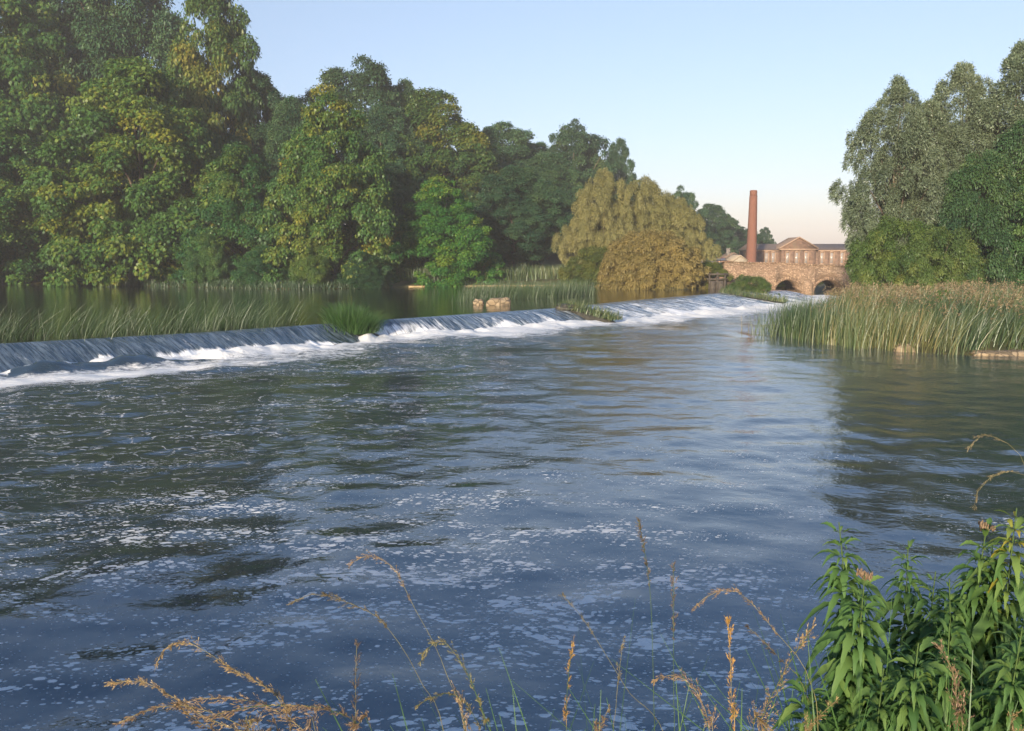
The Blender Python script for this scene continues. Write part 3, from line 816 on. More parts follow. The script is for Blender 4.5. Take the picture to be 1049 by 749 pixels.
tree('bush', 960, 235, 40, 57, 'pale willow bush between the olive bush and the dark alder', (1.05, 1.1, 1.05), 1, 2.0)
tree('bush', 771, 283, 24, YB - 10.5, 'low dark green bush at the foot of the bridge wall', (.75, .9, .8), 0, 1.2)
tree('bush', 806, 280, 30, YB + 24, 'dark bush seen through the bridge arches', (.5, .6, .5), 1, .2, base=.3)
tree('bush', 850, 282, 30, YB + 26, 'dark bush beyond the arch nearest the poplars', (.6, .65, .5), 0, 1.2, base=.3)

# ------------------------------------------------------------------ blades (reeds, grass)
def blades(name, pos, h, lean, width, tint, label, cat, segs=4, mat=None, curl=.5, kind='stuff', seed=0):
    g = np.random.RandomState(seed)
    n = len(pos)
    a = g.rand(n) * 2 * PI
    side = np.stack([np.cos(a), np.sin(a), np.zeros(n)], -1)
    q = np.linspace(0, 1, segs + 1)
    V = np.zeros((n, segs + 1, 2, 3)); 
    for i, t in enumerate(q):
        ctr = pos + lean * (t ** (1 + curl) * h)[:, None] + np.array([0, 0, 1.0]) * (h * (t - .18 * curl * t ** 3 * np.linalg.norm(lean, axis=1)))[:, None]
        w = (width * (1 - t ** 2.2) * .5 + .0006)[:, None]
        V[:, i, 0] = ctr - side * w; V[:, i, 1] = ctr + side * w
    b = (np.arange(n) * (segs + 1) * 2)[:, None]
    i = (np.arange(segs) * 2)[None]
    Fq = np.stack([b + i, b + i + 1, b + i + 3, b + i + 2], -1).reshape(-1, 4)
    T = np.repeat(np.clip(tint, 0, 1)[:, None], (segs + 1) * 2, 1)
    o = link(name, mesh_np(name, V.reshape(-1, 3), Fq, {'tint': T.ravel()}), mat or M['reed'])
    tag(o, label, cat, kind=kind)
    return o

def scatter_poly(g, poly, n, clump=0, cr=.3):
    poly = np.array(poly); lo = poly.min(0); hi = poly.max(0)
    out = np.zeros((0, 2))
    while len(out) < n:
        P = lo + (hi - lo) * g.rand(n * 3, 2)
        P = P[poly_sd(P, poly) < 0]
        out = np.concatenate([out, P])
    out = out[:n]
    if clump:
        c = out[:clump]
        out = c[g.randint(0, clump, n)] + g.randn(n, 2) * cr
    return out

g = np.random.RandomState(100)
def zat(P, mn=None):
    z = ground_z(P[:, 0], P[:, 1])
    return z if mn is None else np.maximum(z, mn)

# right reed bed
rb = [at_z(x, y, 0)[:2] for x, y in [(797, 341), (830, 352), (880, 358), (930, 362), (975, 365), (992, 364), (1000, 357), (990, 346), (900, 338), (850, 333), (808, 333)]]
P = scatter_poly(g, rb, 6500, 420, .28)
n = len(P)
wind = np.array([.22, -.03, 0])
q0 = at_z(800, 343, 0)[:2]
P = np.concatenate([P, q0 + np.random.RandomState(8).randn(260, 2) * np.array([.55, 1.3])]); n = len(P)
edge = sstep(15.5, 13.2, P[:, 0])
blades('reeds', np.c_[P, np.full(n, -.15)], (1.2 + .8 * g.rand(n) + .55 * vnoise(P[:, 0] * .8, P[:, 1] * .8, 7)) * (1 - .35 * edge), np.c_[.04 + .30 * sstep(14, 20, P[:, 0]), np.zeros(n), np.zeros(n)] + g.randn(n, 3) * np.array([.15, .15, 0]) * (1 + 2.2 * (g.rand(n) > .85))[:, None], .018 + .016 * g.rand(n), .36 + .13 * g.randn(n) + 1.0 * (vnoise(P[:, 0] * .55, P[:, 1] * .35, 9) - .5) + .25 * edge, 'tall green reed bed standing in the water under the poplars', 'reeds', seed=1)
# bank grass with seed heads behind the reeds
gb = [at_y(x, 300, Y)[:2] for x, Y in [(838, 44), (900, 39.5), (1000, 37), (1080, 37), (1120, 48), (1000, 55), (880, 56), (862, 54)]]
P = scatter_poly(g, gb, 7500, 500, .35); n = len(P)
hh = 1.0 + .7 * g.rand(n) + .5 * vnoise(P[:, 0] * .5, P[:, 1] * .5, 17)
blades('bank_grass', np.c_[P, zat(P) - .1], hh, np.array([.2, 0, 0]) + g.randn(n, 3) * np.array([.2, .2, 0]), .02 + .02 * g.rand(n), .46 + .15 * g.randn(n) + 1.0 * (vnoise(P[:, 0] * .3, P[:, 1] * .3, 19) - .5), 'olive and straw coloured long grass on the bank behind the reed bed', 'grass', seed=2)
# plumes in the bank grass
k = 1200
Q = P[:k]; base = np.c_[Q, zat(Q) + hh[:k] * .82]
idx = np.repeat(np.arange(k), 9); n = len(idx)
pos = base[idx] + g.randn(n, 3) * np.array([.05, .05, .13])
me = leaves_mesh('seed_plumes', pos, g.randn(n, 3) * .5 + np.array([.3, 0, .8]), g.randn(n, 3), .12 + .08 * g.rand(n), .03 + .02 * g.rand(n), np.clip(.3 + .2 * g.randn(n), 0, 1))
tag(link('seed_plumes', me, M['plume']), 'rusty seed plumes in the long grass behind the reed bed', 'grass', kind='stuff')
# low growth on right near edge by flat stone
rb2 = [at_z(x, y, 0)[:2] for x, y in [(985, 363), (1049, 361), (1120, 361), (1120, 352), (1000, 352)]]
P = scatter_poly(g, rb2, 2600, 200, .3); n = len(P)
blades('reeds', np.c_[P, np.full(n, -.1)], 1.3 + .7 * g.rand(n), np.array([.35, 0, 0]) + g.randn(n, 3) * np.array([.2, .2, 0]), .016 + .016 * g.rand(n), .36 + .16 * g.randn(n), 'slanting dark reeds behind the long flat stone', 'reeds', seed=3)

# reeds along the weir crest, left part
sv = S_AT['p0'] - 6 + (S_AT['p335'] - S_AT['p0'] + 5) * g.rand(150)
cl = crest_at(sv) - (np.abs(g.randn(150)) * 2.0 + .5)[:, None] * NRM
P = cl[g.randint(0, 150, 3400)] + g.randn(3400, 2) * .5; n = len(P)
blades('reeds', np.c_[P, np.full(n, POOL - .12)], (.5 + 1.35 * g.rand(n) ** 1.2), np.array([.5, .1, 0]) + g.randn(n, 3) * np.array([.35, .25, 0]), .009 + .008 * g.rand(n), .20 + .15 * g.randn(n), 'sparse bent reeds growing in the pool along the near crest of the weir', 'reeds', seed=4)
# tuft on the dividing shoulder
q = g.rand(3600)
P = crest_at(sA) + (-.7 + 2.0 * q)[:, None] * NRM + (g.randn(3600) * .55 * np.sqrt(1.05 - (q * 1.6 - .8) ** 2 * .9))[:, None] * TAN; n = len(P)
dd = P - crest_at(sA) - .3 * NRM
blades('reed_tuft', np.c_[P, POOL - .05 - .5 * q], .55 + .8 * g.rand(n) * (1 - .3 * q), np.c_[dd * .5, np.zeros(n)] + g.randn(n, 3) * np.array([.3, .3, 0]), .014 + .012 * g.rand(n), .14 + .12 * g.randn(n), 'bright green tuft of reeds on the stone shoulder splitting the weir', 'reeds', seed=5, curl=.9, mat=M['plant'])
# moss and grass on the other two shoulders
for nm, sk, t1, lab, sd in (('weir_grass', S_AT['p572'] + .6, 4.4, 'olive grass growing down the stone strip midway along the weir', 6), ('weir_grass', S_AT['p735'] + .6, 6.5, 'green grass on the stone strip at the far end of the weir', 7)):
    q = g.rand(1500); P = crest_at(sk) + (q * t1)[:, None] * NRM + (g.randn(1500) * .38)[:, None] * TAN; n = len(P)
    blades(nm, np.c_[P, np.clip(POOL + .08 - q * .75, .05, 2)], .2 + .4 * g.rand(n), np.array([.2, 0, 0]) + g.randn(n, 3) * .3, .02 + .02 * g.rand(n), .42 + .18 * g.randn(n), lab, 'grass', seed=sd)
# reed island in the pool
isl = [at_z(x, y, POOL)[:2] for x, y in [(470, 311), (500, 308), (560, 306), (605, 303), (600, 300), (540, 301), (480, 304)]]
P = scatter_poly(g, isl, 5200, 260, .4); n = len(P)
blades('reeds', np.c_[P, np.full(n, POOL - .1)], (.75 + .95 * g.rand(n)), np.array([.2, 0, 0]) + g.randn(n, 3) * np.array([.16, .16, 0]), .013 + .012 * g.rand(n), .16 + .12 * g.randn(n), 'dark green reeds standing in the pool around the pale stone block', 'reeds', seed=8)
# far reed bank
fb = [at_z(x, y, POOL)[:2] for x, y in [(400, 293.5), (480, 292.8), (560, 292.2), (622, 292)]]
fb = fb + [p + np.array([0, 9]) for p in fb[::-1]]
P = scatter_poly(g, fb, 5200, 300, .6); n = len(P)
blades('reeds', np.c_[P, np.maximum(zat(P), POOL - .1)], 1.2 + .8 * g.rand(n), g.randn(n, 3) * np.array([.16, .16, 0]), .035 + .03 * g.rand(n), .42 + .15 * g.randn(n) + .3 * (vnoise(P[:, 0] * .2, P[:, 1] * .2, 23) - .5), 'yellow-green reed belt on the far pool bank below the trees', 'reeds', seed=9)
ed = np.array([at_z(x, y, POOL)[:2] for x, y in [(90, 292), (200, 294.5), (300, 296.5), (400, 295)]])
q = g.rand(7000) * 2.999; i_ = q.astype(int); fr = (q - i_)[:, None]
P = ed[i_] * (1 - fr) + ed[i_ + 1] * fr; P = P + P / np.linalg.norm(P, axis=1)[:, None] * (-.3 + 5 * g.rand(7000) ** 1.5)[:, None]; n = len(P)
blades('bank_grass', np.c_[P, zat(P, POOL - .1) - .05], .3 + .6 * g.rand(n), g.randn(n, 3) * np.array([.4, .4, 0]), .04 + .04 * g.rand(n), .02 + .08 * g.rand(n), 'dark green herbage along the wooded pool edge under the chestnuts', 'grass', segs=3, seed=14)
mb = MB()
pp = [at_z(x, y, POOL) for x, y in [(392, 294.2), (440, 293.7), (500, 293.2), (560, 292.8), (626, 292.6)]]
mb.tube(np.array(pp) + np.array([0, 0, -.02]), .16, 6)
o = mb.build('mud_edge', M['driedmud']); tag(o, 'thin pale strip of dry mud edging the far reed belt', 'mud', kind='stuff')

# ------------------------------------------------------------------ bridge
def topz(x_px): return at_y(x_px, np.interp(x_px, [730, 800, 880, 930], [268.5, 270.5, 274, 276]), YB)[2]
def bridge():
    t = thing('stone_bridge', 'warm tan rubble stone bridge with two low arches in front of the mill', 'bridge', (0, YB, 0))
    px = lambda x: at_y(x, 290, YB)[0]
    xl, xr = px(741), px(930)
    a = [(px(794.5), px(820.5)), (px(834.5), px(863.5))]
    za = at_y(808, 286.8, YB)[2]
    xs = list(np.linspace(xl, a[0][0], 12)); 
    for k, (u, v) in enumerate(a):
        xs += list(np.linspace(u, v, 25))
        nx = a[k + 1][0] if k + 1 < len(a) else xr
        xs += list(np.linspace(v, nx, 8))
    def bot(x, side):
        for u, v in a:
            c, r = (u + v) / 2, (v - u) / 2
            if u < x < v or (abs(x - u) < 1e-6 and side > 0) or (abs(x - v) < 1e-6 and side < 0):
                q = (x - c) / r
                return .35 + (za - .35) * math.sqrt(max(0, 1 - q * q))
        return -1.0
    D = 5.0
    mb = MB()
    for i in range(len(xs) - 1):
        x0, x1 = xs[i], xs[i + 1]
        if x1 - x0 < 1e-5: continue
        b0, b1 = bot(x0, 1), bot(x1, -1)
        ipx = lambda x: CX + x / YB * F
        z0, z1 = topz(ipx(x0)), topz(ipx(x1))
        V = [(x0, 0, b0), (x1, 0, b1), (x1, 0, z1), (x0, 0, z0), (x0, D, b0), (x1, D, b1), (x1, D, z1), (x0, D, z0)]
        mb.add(V, [(0, 1, 2, 3), (5, 4, 7, 6), (3, 2, 6, 7), (1, 0, 4, 5)])
    for u, v in a:
        for x in (u, v): mb.add([(x, 0, -1), (x, D, -1), (x, D, .35), (x, 0, .35)], [(0, 1, 2, 3)])
    mb.add([(xl, 0, -1), (xl, D, -1), (xl, D, topz(741)), (xl, 0, topz(741))], [(3, 2, 1, 0)])
    mb.build('spandrel_wall', M['rubble'], t)
    # coping
    mb = MB()
    pts = np.linspace(735, 928, 60)
    for i in range(59):
        x0, x1 = px(pts[i]), px(pts[i + 1]) - .015
        z = topz((pts[i] + pts[i + 1]) / 2) + .002
        mb.box(x0, x1, -.06, .42, z, z + .12 + .05 * random.random())
    mb.build('coping', M['rubble'], t)
    # arch rings
    for u, v in a:
        c, r = (u + v) / 2, (v - u) / 2
        mb = MB(); N = 19
        for k in range(N):
            p0, p1 = PI - k * PI / N - .012, PI - (k + 1) * PI / N + .012
            f = lambda p, e: (c + (r + e) * math.cos(p), .35 + (za - .35 + e) * math.sin(p))
            A, B, Cc, Dd = f(p0, 0.002), f(p1, 0.002), f(p1, .3), f(p0, .3)
            mb.prism([A, B, Cc, Dd], -.05 - .02 * random.random(), .3)
        mb.build('arch_ring', M['rubble'], t)
    # cutwater
    mb = MB()
    c0, c1 = a[0][1] + .12, a[1][0] - .12
    zc = 1.25; m_ = (c0 + c1) / 2
    mb.add([(c0, -.003, -1), (m_, -1.0, -1), (c1, -.003, -1), (c0, -.003, zc), (m_, -1.0, zc), (c1, -.003, zc), (m_, -.003, zc + .7)],
           [(0, 1, 4, 3), (1, 2, 5, 4), (3, 4, 6), (4, 5, 6)])
    mb.build('cutwater', M['rubble'], t)
bridge()

# grey approach wall and sluice left of the bridge
def wall_thing(name, label, pts, h0, th, mat):
    """a wall along plan points with own base height"""
    t = MB()
    for (a, b) in zip(pts[:-1], pts[1:]):
        a = np.array(a, float); b = np.array(b, float)
        d = b[:2] - a[:2]; nrm = np.array([-d[1], d[0]]) / np.linalg.norm(d) * th / 2
        V = [(*(a[:2] - nrm), h0), (*(b[:2] - nrm), h0), (*(b[:2] - nrm), b[2]), (*(a[:2] - nrm), a[2]), (*(a[:2] + nrm), h0), (*(b[:2] + nrm), h0), (*(b[:2] + nrm), b[2]), (*(a[:2] + nrm), a[2])]
        t.add(V, [(0, 1, 2, 3), (5, 4, 7, 6), (3, 2, 6, 7), (0, 4, 5, 1), (0, 3, 7, 4), (1, 5, 6, 2)])
    o = t.build(name, mat); tag(o, label, 'wall'); return o
p1 = at_y(743, 268.5, YB + .7); p2 = at_y(722, 267, YB + 6); p3 = at_y(690, 264, YB + 14)
wall_thing('approach_wall', 'grey stone wall leading to the bridge from the golden willows', [p3, p2, p1], 0., .5, M['wallstone'])
q1 = at_y(734, 283.5, YB - 2.2); q2 = at_y(749, 284, YB - 1.4)
wall_thing('sluice_wall', 'low reddish stone wall below the left end of the bridge', [q1, q2], -.5, .7, M['millstone'])
def sluice():
    Ys = YB - 3.0
    a = at_y(727, 278, Ys); b = at_y(743, 280, Ys)
    t = thing('sluice_gate', 'dark timber sluice gate frame at the pool end beside the bridge', 'sluice gate', (a[0], Ys, 0))
    w = b[0] - a[0]
    for x in (0, w / 2, w):
        m = MB(); m.box(x - .09, x + .09, -.1, .1, .2, a[2] - .1 * x); m.build('post', M['wood'], t)
    m = MB(); m.box(-.3, w + .3, -.16, -.103, a[2] - .42, a[2] - .22); m.build('beam', M['wood'], t)
    m = MB(); m.box(-.3, w + .3, -.16, -.103, a[2] - .95, a[2] - .78); m.build('beam', M['wood'], t)
    for x in (.1, w / 2 + .1):
        m = MB(); m.box(x, x + w / 2 - .2, -.04, .04, .1, a[2] - 1.05); m.build('gate_board', M['wood'], t)
sluice()

# ------------------------------------------------------------------ mill, chimney, small buildings, car
def mill():
    Ym = 165.0
    px = lambda x: at_y(x, 262, Ym)[0]
    z = lambda y: at_y(800, y, Ym)[2]
    t = thing('mill_building', 'long brown stone mill with a central pediment and pale windows behind the bridge', 'mill', (0, Ym, 0))
    x0, x1 = px(774.5), px(935)
    zg, ze, zr = 0.5, z(256.3), z(249.3)
    cA, cB = px(799), px(834)
    dep = 12.0
    wins = [785.5, 792.5, 805.5, 815, 824.5, 842.5, 852.5, 863, 874]
    ww = px(805) - px(801.6)
    wt, wb = z(258.6), z(270)
    def wall_with(holes, xa, xb, yf, th, name):
        mb = MB(); cur = xa
        for h in holes:
            c = px(h); l, r = c - ww / 2, c + ww / 2
            mb.box(cur, l - .0, yf, yf + th, zg, ze)
            mb.box(l, r, yf, yf + th, wt, ze); mb.box(l, r, yf, yf + th, zg, wb)
            cur = r
        mb.box(cur, xb, yf, yf + th, zg, ze)
        return mb
    mb = wall_with(wins[:2], x0, cA, 0, .5, 'w'); m2 = wall_with(wins[5:], cB, x1, 0, .5, 'w')
    for v in m2.v: pass
    mb.build('wall', M['millstone'], t)
    m2.build('wall', M['millstone'], t)
    mc = wall_with(wins[2:5], cA, cB, -.9, .5, 'w')
    mc.box(cA, cA + .4, -.4, .6, zg, ze); mc.box(cB - .4, cB, -.4, .6, zg, ze)
    mc.build('centre_bay', M['millstone'], t)
    m = MB(); m.box(x0, x0 + .5, .5, dep, zg, ze); m.box(x1 - .5, x1, .5, dep, zg, ze); m.box(x0, x1, dep, dep + .5, zg, ze); m.build('wall', M['millstone'], t)
    # pediment
    m = MB(); zp = z(244.3)
    m.prism([(cA - .25, ze + .25), (cB + .25, ze + .25), ((cA + cB) / 2, zp)], -.95, 5.5)
    m.build('pediment', M['millstone'], t)
    mid = (cA + cB) / 2
    for ya, yb, th, nm_, mt_ in ((-1.15, -.7, .2, 'gable_coping', M['frame']), (-.695, 5.6, .14, 'pediment_roof', M['slate'])):
     m = MB()
     for sgn, xe in ((-1, cA - .45), (1, cB + .45)):
         P0 = np.array([xe, 0, ze + .22]); P1 = np.array([mid, 0, zp + .12])
         m.add([(P0[0], ya, P0[2]), (P1[0], ya, P1[2]), (P1[0], yb, P1[2]), (P0[0], yb, P0[2]), (P0[0], ya, P0[2] + th), (P1[0], ya, P1[2] + th), (P1[0], yb, P1[2] + th), (P0[0], yb, P0[2] + th)],
              [(0, 1, 5, 4), (4, 5, 6, 7), (3, 2, 1, 0), (0, 4, 7, 3)])
     m.build(nm_, mt_, t)
    m = MB(); m.box(cA - .35, cB + .35, -1.1, .2, ze + .003, ze + .247); m.build('cornice', M['frame'], t)
    m = MB(); m.box(x0 - .1, cA - .002, -.12, .3, ze - .2, ze + .05); m.box(cB + .002, x1, -.12, .3, ze - .2, ze + .05); m.build('cornice', M['frame'], t)
    # roof
    m = MB(); ym = dep / 2
    m.add([(x0 - .3, -.3, ze + .06), (x1 + .3, -.3, ze + .06), (x1 + .3, ym, zr), (x0 - .3, ym, zr), (x0 - .3, dep + .8, ze + .06), (x1 + .3, dep + .8, ze + .06)],
          [(0, 1, 2, 3), (3, 2, 5, 4), (0, 3, 4), (1, 5, 2)])
    m.build('roof', M['slate'], t)
    # windows
    for h in wins:
        c = px(h); yf = -.9 if h in wins[2:5] else 0
        f = MB(); l, r = c - ww / 2, c + ww / 2; e = .09
        f.box(l, l + e, yf + .15, yf + .28, wb, wt); f.box(r - e, r, yf + .15, yf + .28, wb, wt)
        f.box(l + e, r - e, yf + .15, yf + .28, wt - e, wt); f.box(l + e, r - e, yf + .15, yf + .28, wb, wb + e)
        f.box(c - .03, c + .03, yf + .15, yf + .28, wb + e, wt - e)
        for q in (.33, .66): f.box(l + e, c - .03, yf + .15, yf + .28, wb + (wt - wb) * q - .03, wb + (wt - wb) * q + .03); f.box(c + .03, r - e, yf + .15, yf + .28, wb + (wt - wb) * q - .03, wb + (wt - wb) * q + .03)
        wo = f.build('window', M['frame'], t)
        p = MB(); p.box(l + .01, r - .01, yf + .2, yf + .22, wb + .01, wt - .01); p.build('pane', M['glass'], wo)
        s = MB(); s.box(l - .12, r + .12, yf - .08, yf + .14, wb - .2, wb - .003); s.build('sill', M['frame'], wo)
        s = MB(); s.box(l - .14, l - .003, yf - .04, yf + .1, wb, wt); s.box(r + .003, r + .14, yf - .04, yf + .1, wb, wt); s.box(l - .14, r + .14, yf - .04, yf + .1, wt + .003, wt + .2); s.build('surround', M['frame'], wo)
mill()

def chimney():
    Yc = 150.0
    b = at_y(769.5, 268, Yc); top = at_y(773, 195, Yc)
    rb_, rt = 10.6 * Yc / F / 2, 6.6 * Yc / F / 2
    t = thing('mill_chimney', 'tall tapering red brick mill chimney rising left of the mill roof', 'chimney', (b[0], Yc, 0))
    zt = top[2]
    zs = np.linspace(0, zt - .9, 14); r = rb_ + (rt - rb_) * zs / zt
    r = r + (rb_ - (rb_ + (rt - rb_) * b[2] / zt))
    m = MB(); m.tube(np.stack([zs * 0, zs * 0, zs], -1), r, 16, True); m.build('shaft', M['brick'], t)
    m = MB(); zc = np.array([zt - .9, zt - .86, zt - .1, zt]); m.tube(np.stack([zc * 0, zc * 0, zc], -1), [rt * 1.02, rt * 1.10, rt * 1.10, rt * .98], 16); m.build('cap', M['brick'], t)
chimney()

def shed(label, cx, top, eave, hw, Y, wallm, roofm, name='shed', chim=False):
    c = at_y(cx, top, Y); ze = at_y(cx, eave, Y)[2]; w = hw * Y / F
    zg = gz(c[0], Y) - .2
    t = thing(name, label, 'shed', (c[0], Y, zg))
    m = MB(); m.prism([(-w * .9, 0), (w * .9, 0), (w * .9, ze - zg), (0, c[2] - zg - .1), (-w * .9, ze - zg)], 0, 5); m.build('wall', wallm, t)
    m = MB()
    for s in (-1, 1):
        m.add([(s * w, -.25, ze - zg - .1), (0, -.25, c[2] - zg), (0, 5.2, c[2] - zg), (s * w, 5.2, ze - zg - .1), (s * w, -.25, ze - zg + .05), (0, -.25, c[2] - zg + .15), (0, 5.2, c[2] - zg + .15), (s * w, 5.2, ze - zg + .05)],
              [(0, 1, 5, 4), (4, 5, 6, 7), (3, 2, 1, 0), (0, 4, 7, 3)])
    m.build('roof', roofm, t)
    m = MB(); m.box(-.4, .4, -.05, .04, .05, min(2.0, (ze - zg) * .8)); m.build('door', M['wood'], t)
    if chim:
        m = MB(); m.box(-.9, -.3, 1.5, 2.2, ze - zg, c[2] - zg + .9); m.build('chimney_stack', M['wallstone'], t)
    return t
shed('small gabled shed with a pale cream roof at the foot of the chimney', 758.5, 262.3, 267, 7.5, 128, M['palewall'], M['paleroof'], 'shed')
shed('grey-roofed cottage tucked between the shed and the far trees', 752, 259.5, 264, 8, 150, M['wallstone'], M['slate'], 'cottage', True)
shed('small pale-roofed hut half hidden behind the golden willow', 708, 260.5, 264.5, 7, 135, M['palewall'], M['paleroof'], 'hut')

def car():
    c = at_y(738, 264.2, 130)
    t = thing('parked_car', 'small red car parked behind the grey approach wall', 'car', (c[0], 130, c[2] - 1.42), .5)
    m = MB()
    prof = [(-2.0, .35), (2.0, .35), (2.02, .75), (1.2, .9), (.6, .93), (-1.5, .95), (-2.0, .85)]
    m.prism(prof, -.85, .85); m.build('body', M['carpaint'], t)
    m = MB(); m.prism([(-1.6, .95), (.75, .93), (.15, 1.36), (-1.2, 1.38)], -.74, .74); m.build('cabin_glass', M['glass'], t)
    m = MB(); m.prism([(-1.24, 1.383), (.2, 1.363), (.05, 1.43), (-1.1, 1.44)], -.73, .73); m.build('roof', M['carpaint'], t)
    for x in (-1.25, 1.25):
        for y in (-.82, .82):
            m = MB(); a = np.linspace(0, 2 * PI, 17)[:-1]
            m.prism([(x + .32 * math.cos(q), .32 + .32 * math.sin(q)) for q in a], y - .1, y + .1); m.build('wheel', M['tyre'], t)
    return t
car()

# ------------------------------------------------------------------ foreground plants
def agrimony_meshes(seed, Hh, yel=0.0):
    g = np.random.RandomState(seed)
    zs = np.linspace(0, Hh, 12)
    bend = g.randn(2) * .035
    sx = bend[0] * (zs / Hh) ** 2 * Hh + g.randn() * .01; sy = bend[1] * (zs / Hh) ** 2 * Hh
    mb = MB(); mb.tube(np.stack([sx, sy, zs], -1), np.linspace(.0042, .0018, 12), 6)
    stem = mb.mesh('stem', True); stem.materials.append(M['stem'])
    # leaves: opposite pairs, three drooping toothed leaflets each
    VV, FF, TT, n0 = [], [], [], 0
    nodes = np.arange(max(.05, Hh - .95), Hh - .002, .040)
    for k, z in enumerate(nodes):
        f = z / Hh
        ln = (.055 + .085 * min(1, (Hh - z) / .28)) * (.85 + .3 * g.rand())
        a0 = k * 1.45 + g.rand() * .6
        for sd, sk_ in ((0, 1), (PI, 1), (PI / 2 + .2, .55), (-PI / 2 + .3, .55)):
            for off, lsc in ((-.62, .72), (0, 1), (.62, .72)):
                if Hh - z < .05 and off != 0: continue
                a = a0 + sd + off + g.randn() * .12
                L = ln * sk_ * lsc * (.9 + .2 * g.rand()); W = L * .30
                q = np.linspace(0, 1, 9)
                rise = .60 - .35 * min(1, (Hh - z) / .5) + g.randn() * .12; dr = (.9 + .35 * g.rand()) * (.45 + .55 * min(1, (Hh - z) / .14)); rise += .45 * max(0, 1 - (Hh - z) / .12)
                r = q * L * .95; zz = L * (rise * q - dr * q ** 2.1) 
                o = np.array([np.interp(z, zs, sx), np.interp(z, zs, sy), z])
                d = np.array([math.cos(a), math.sin(a), 0]); s_ = np.array([-math.sin(a), math.cos(a), 0])
                wv = W * np.sin(np.clip(q * .93 + .07, 0, 1) * PI) ** .8 * (1 - .35 * q)
                wv = wv * (1 + .16 * np.where(np.arange(9) % 2, 1, -1)); wv[-1] = .0005
                ctr = o + d * (r + .012)[:, None] + np.array([0, 0, 1.0]) * zz[:, None]
                tw = g.randn() * .25
                sv_ = s_ * math.cos(tw) + np.array([0, 0, 1.0]) * math.sin(tw)
                up = np.array([0, 0, .35])
                Lf = ctr + sv_ * wv[:, None] * .5 + up * wv[:, None] * .5; Rt = ctr - sv_ * wv[:, None] * .5 + up * wv[:, None] * .5
                V = np.stack([Lf, ctr, Rt], 1).reshape(-1, 3)
                ff = []
                for i in range(8):
                    b = n0 + i * 3
                    ff += [(b, b + 1, b + 4, b + 3), (b + 1, b + 2, b + 5, b + 4)]
                VV.append(V); FF += ff; n0 += 27
                tn = .30 + .30 * (1 - min(1, (Hh - z) / .5)) + g.randn() * .12 + yel
                TT.append(np.full(27, tn))
    leaf = mesh_np('foliage', np.concatenate(VV), np.array(FF), {'tint': np.clip(np.concatenate(TT), 0, 1)}, True); leaf.materials.append(M['plant'])
    # flower head: a flat-topped cluster on short stalks
    mb = MB(); top = np.array([sx[-1], sy[-1], Hh])
    for k in range(9):
        a = g.rand() * 2 * PI; r = .020 * math.sqrt(g.rand())
        p = top + np.array([r * math.cos(a), r * math.sin(a), -.004 + .008 * g.rand() - r * .2])
        mb.tube([top - [0, 0, .02], p], [.0016, .001], 4)
        for j in range(5):
            e = p + g.randn(3) * .005
            mb.tube([e - [0, 0, .006], e, e + [0, 0, .007]], [.0015, .0036, .0015], 5)
    head = mb.mesh('flower_head', True); head.materials.append(M['flower'])
    return stem, leaf, head

GA = 'leafy flowering plants on the near bank'
def agri(px, ytop, Y, label, var, rz, yellow=False):
    p = at_y(px, ytop, Y); zb = gz(p[0], Y) - .02
    h = p[2] - zb
    st, lf, hd = agrimony_meshes(200 + var, h, .3 if yellow else 0)
    t = thing('hemp_agrimony', label, 'plant', (p[0], Y, zb), rz, GA)
    for m in ((st, lf, hd) if var in (1, 2) else (st, lf)):
        o = bpy.data.objects.new(m.name.split('.')[0], m); COL.objects.link(o); o.parent = t
    bx = lf.vertices[0].co
    return t
plants = [
    (905, 548, 2.55, 'slender leafy plant standing clear against the open water'),
    (874, 590, 2.45, 'lowest leafy plant with drooping leaves nearest the open water'),
    (982, 538, 2.65, 'leafy plant with a pinkish brown flat flower head in the middle of the clump'),
    (1034, 518, 2.6, 'tallest yellowing plant at the right frame edge'),
    (945, 585, 2.75, 'leafy plant half hidden between the slender clear-standing plant and the flowering one'),
    (1012, 575, 2.9, 'shaded plant behind the tallest yellowing one'),
    (1050, 560, 2.4, 'leafy plant cut by the right frame edge below the tallest one'),
    (925, 635, 2.3, 'short leafy plant in front of the slender clear-standing plant'),
    (975, 640, 2.25, 'short broad-leaved plant in front of the flowering one'),
    (1022, 640, 2.15, 'low leafy plant near the bottom right corner'),
    (838, 690, 2.35, 'small dark leafy plant at the left end of the clump'),
    (890, 690, 2.2, 'low dark leafy plant at the foot of the drooping one'),
    (960, 610, 3.0, 'dim leafy plant at the back of the clump over the water'),
    (1068, 600, 2.8, 'plant mostly beyond the right frame edge'),
    (860, 650, 2.7, 'small shaded plant behind the lowest drooping plant'),
    (998, 600, 2.5, 'dense mid-height plant between the flowering one and the tallest one'),
    (932, 560, 2.9, 'slender plant behind the slender clear-standing one, leaning out over the water'),
    (1040, 640, 2.35, 'broad dark plant in the lower right corner beside the frame edge'),
    (905, 655, 2.5, 'bushy plant filling the space under the slender clear-standing plant'),
    (950, 670, 2.35, 'bushy low plant in the lower middle of the clump'),
    (995, 690, 2.3, 'low plant in front of the dense mid-height one'),
    (1015, 555, 2.75, 'tall plant just left of the yellowing one'),
    (962, 560, 2.8, 'green plant close behind the flowering one'),
    (870, 715, 2.35, 'lowest dark plant at the bottom edge of the clump'),
    (925, 715, 2.3, 'lowest bright plant at the bottom edge of the clump'),
]
for i, (a, b, c, lab) in enumerate(plants): agri(a, b, c, lab, i, i * 1.1, 'yellowing' in lab and i == 3)

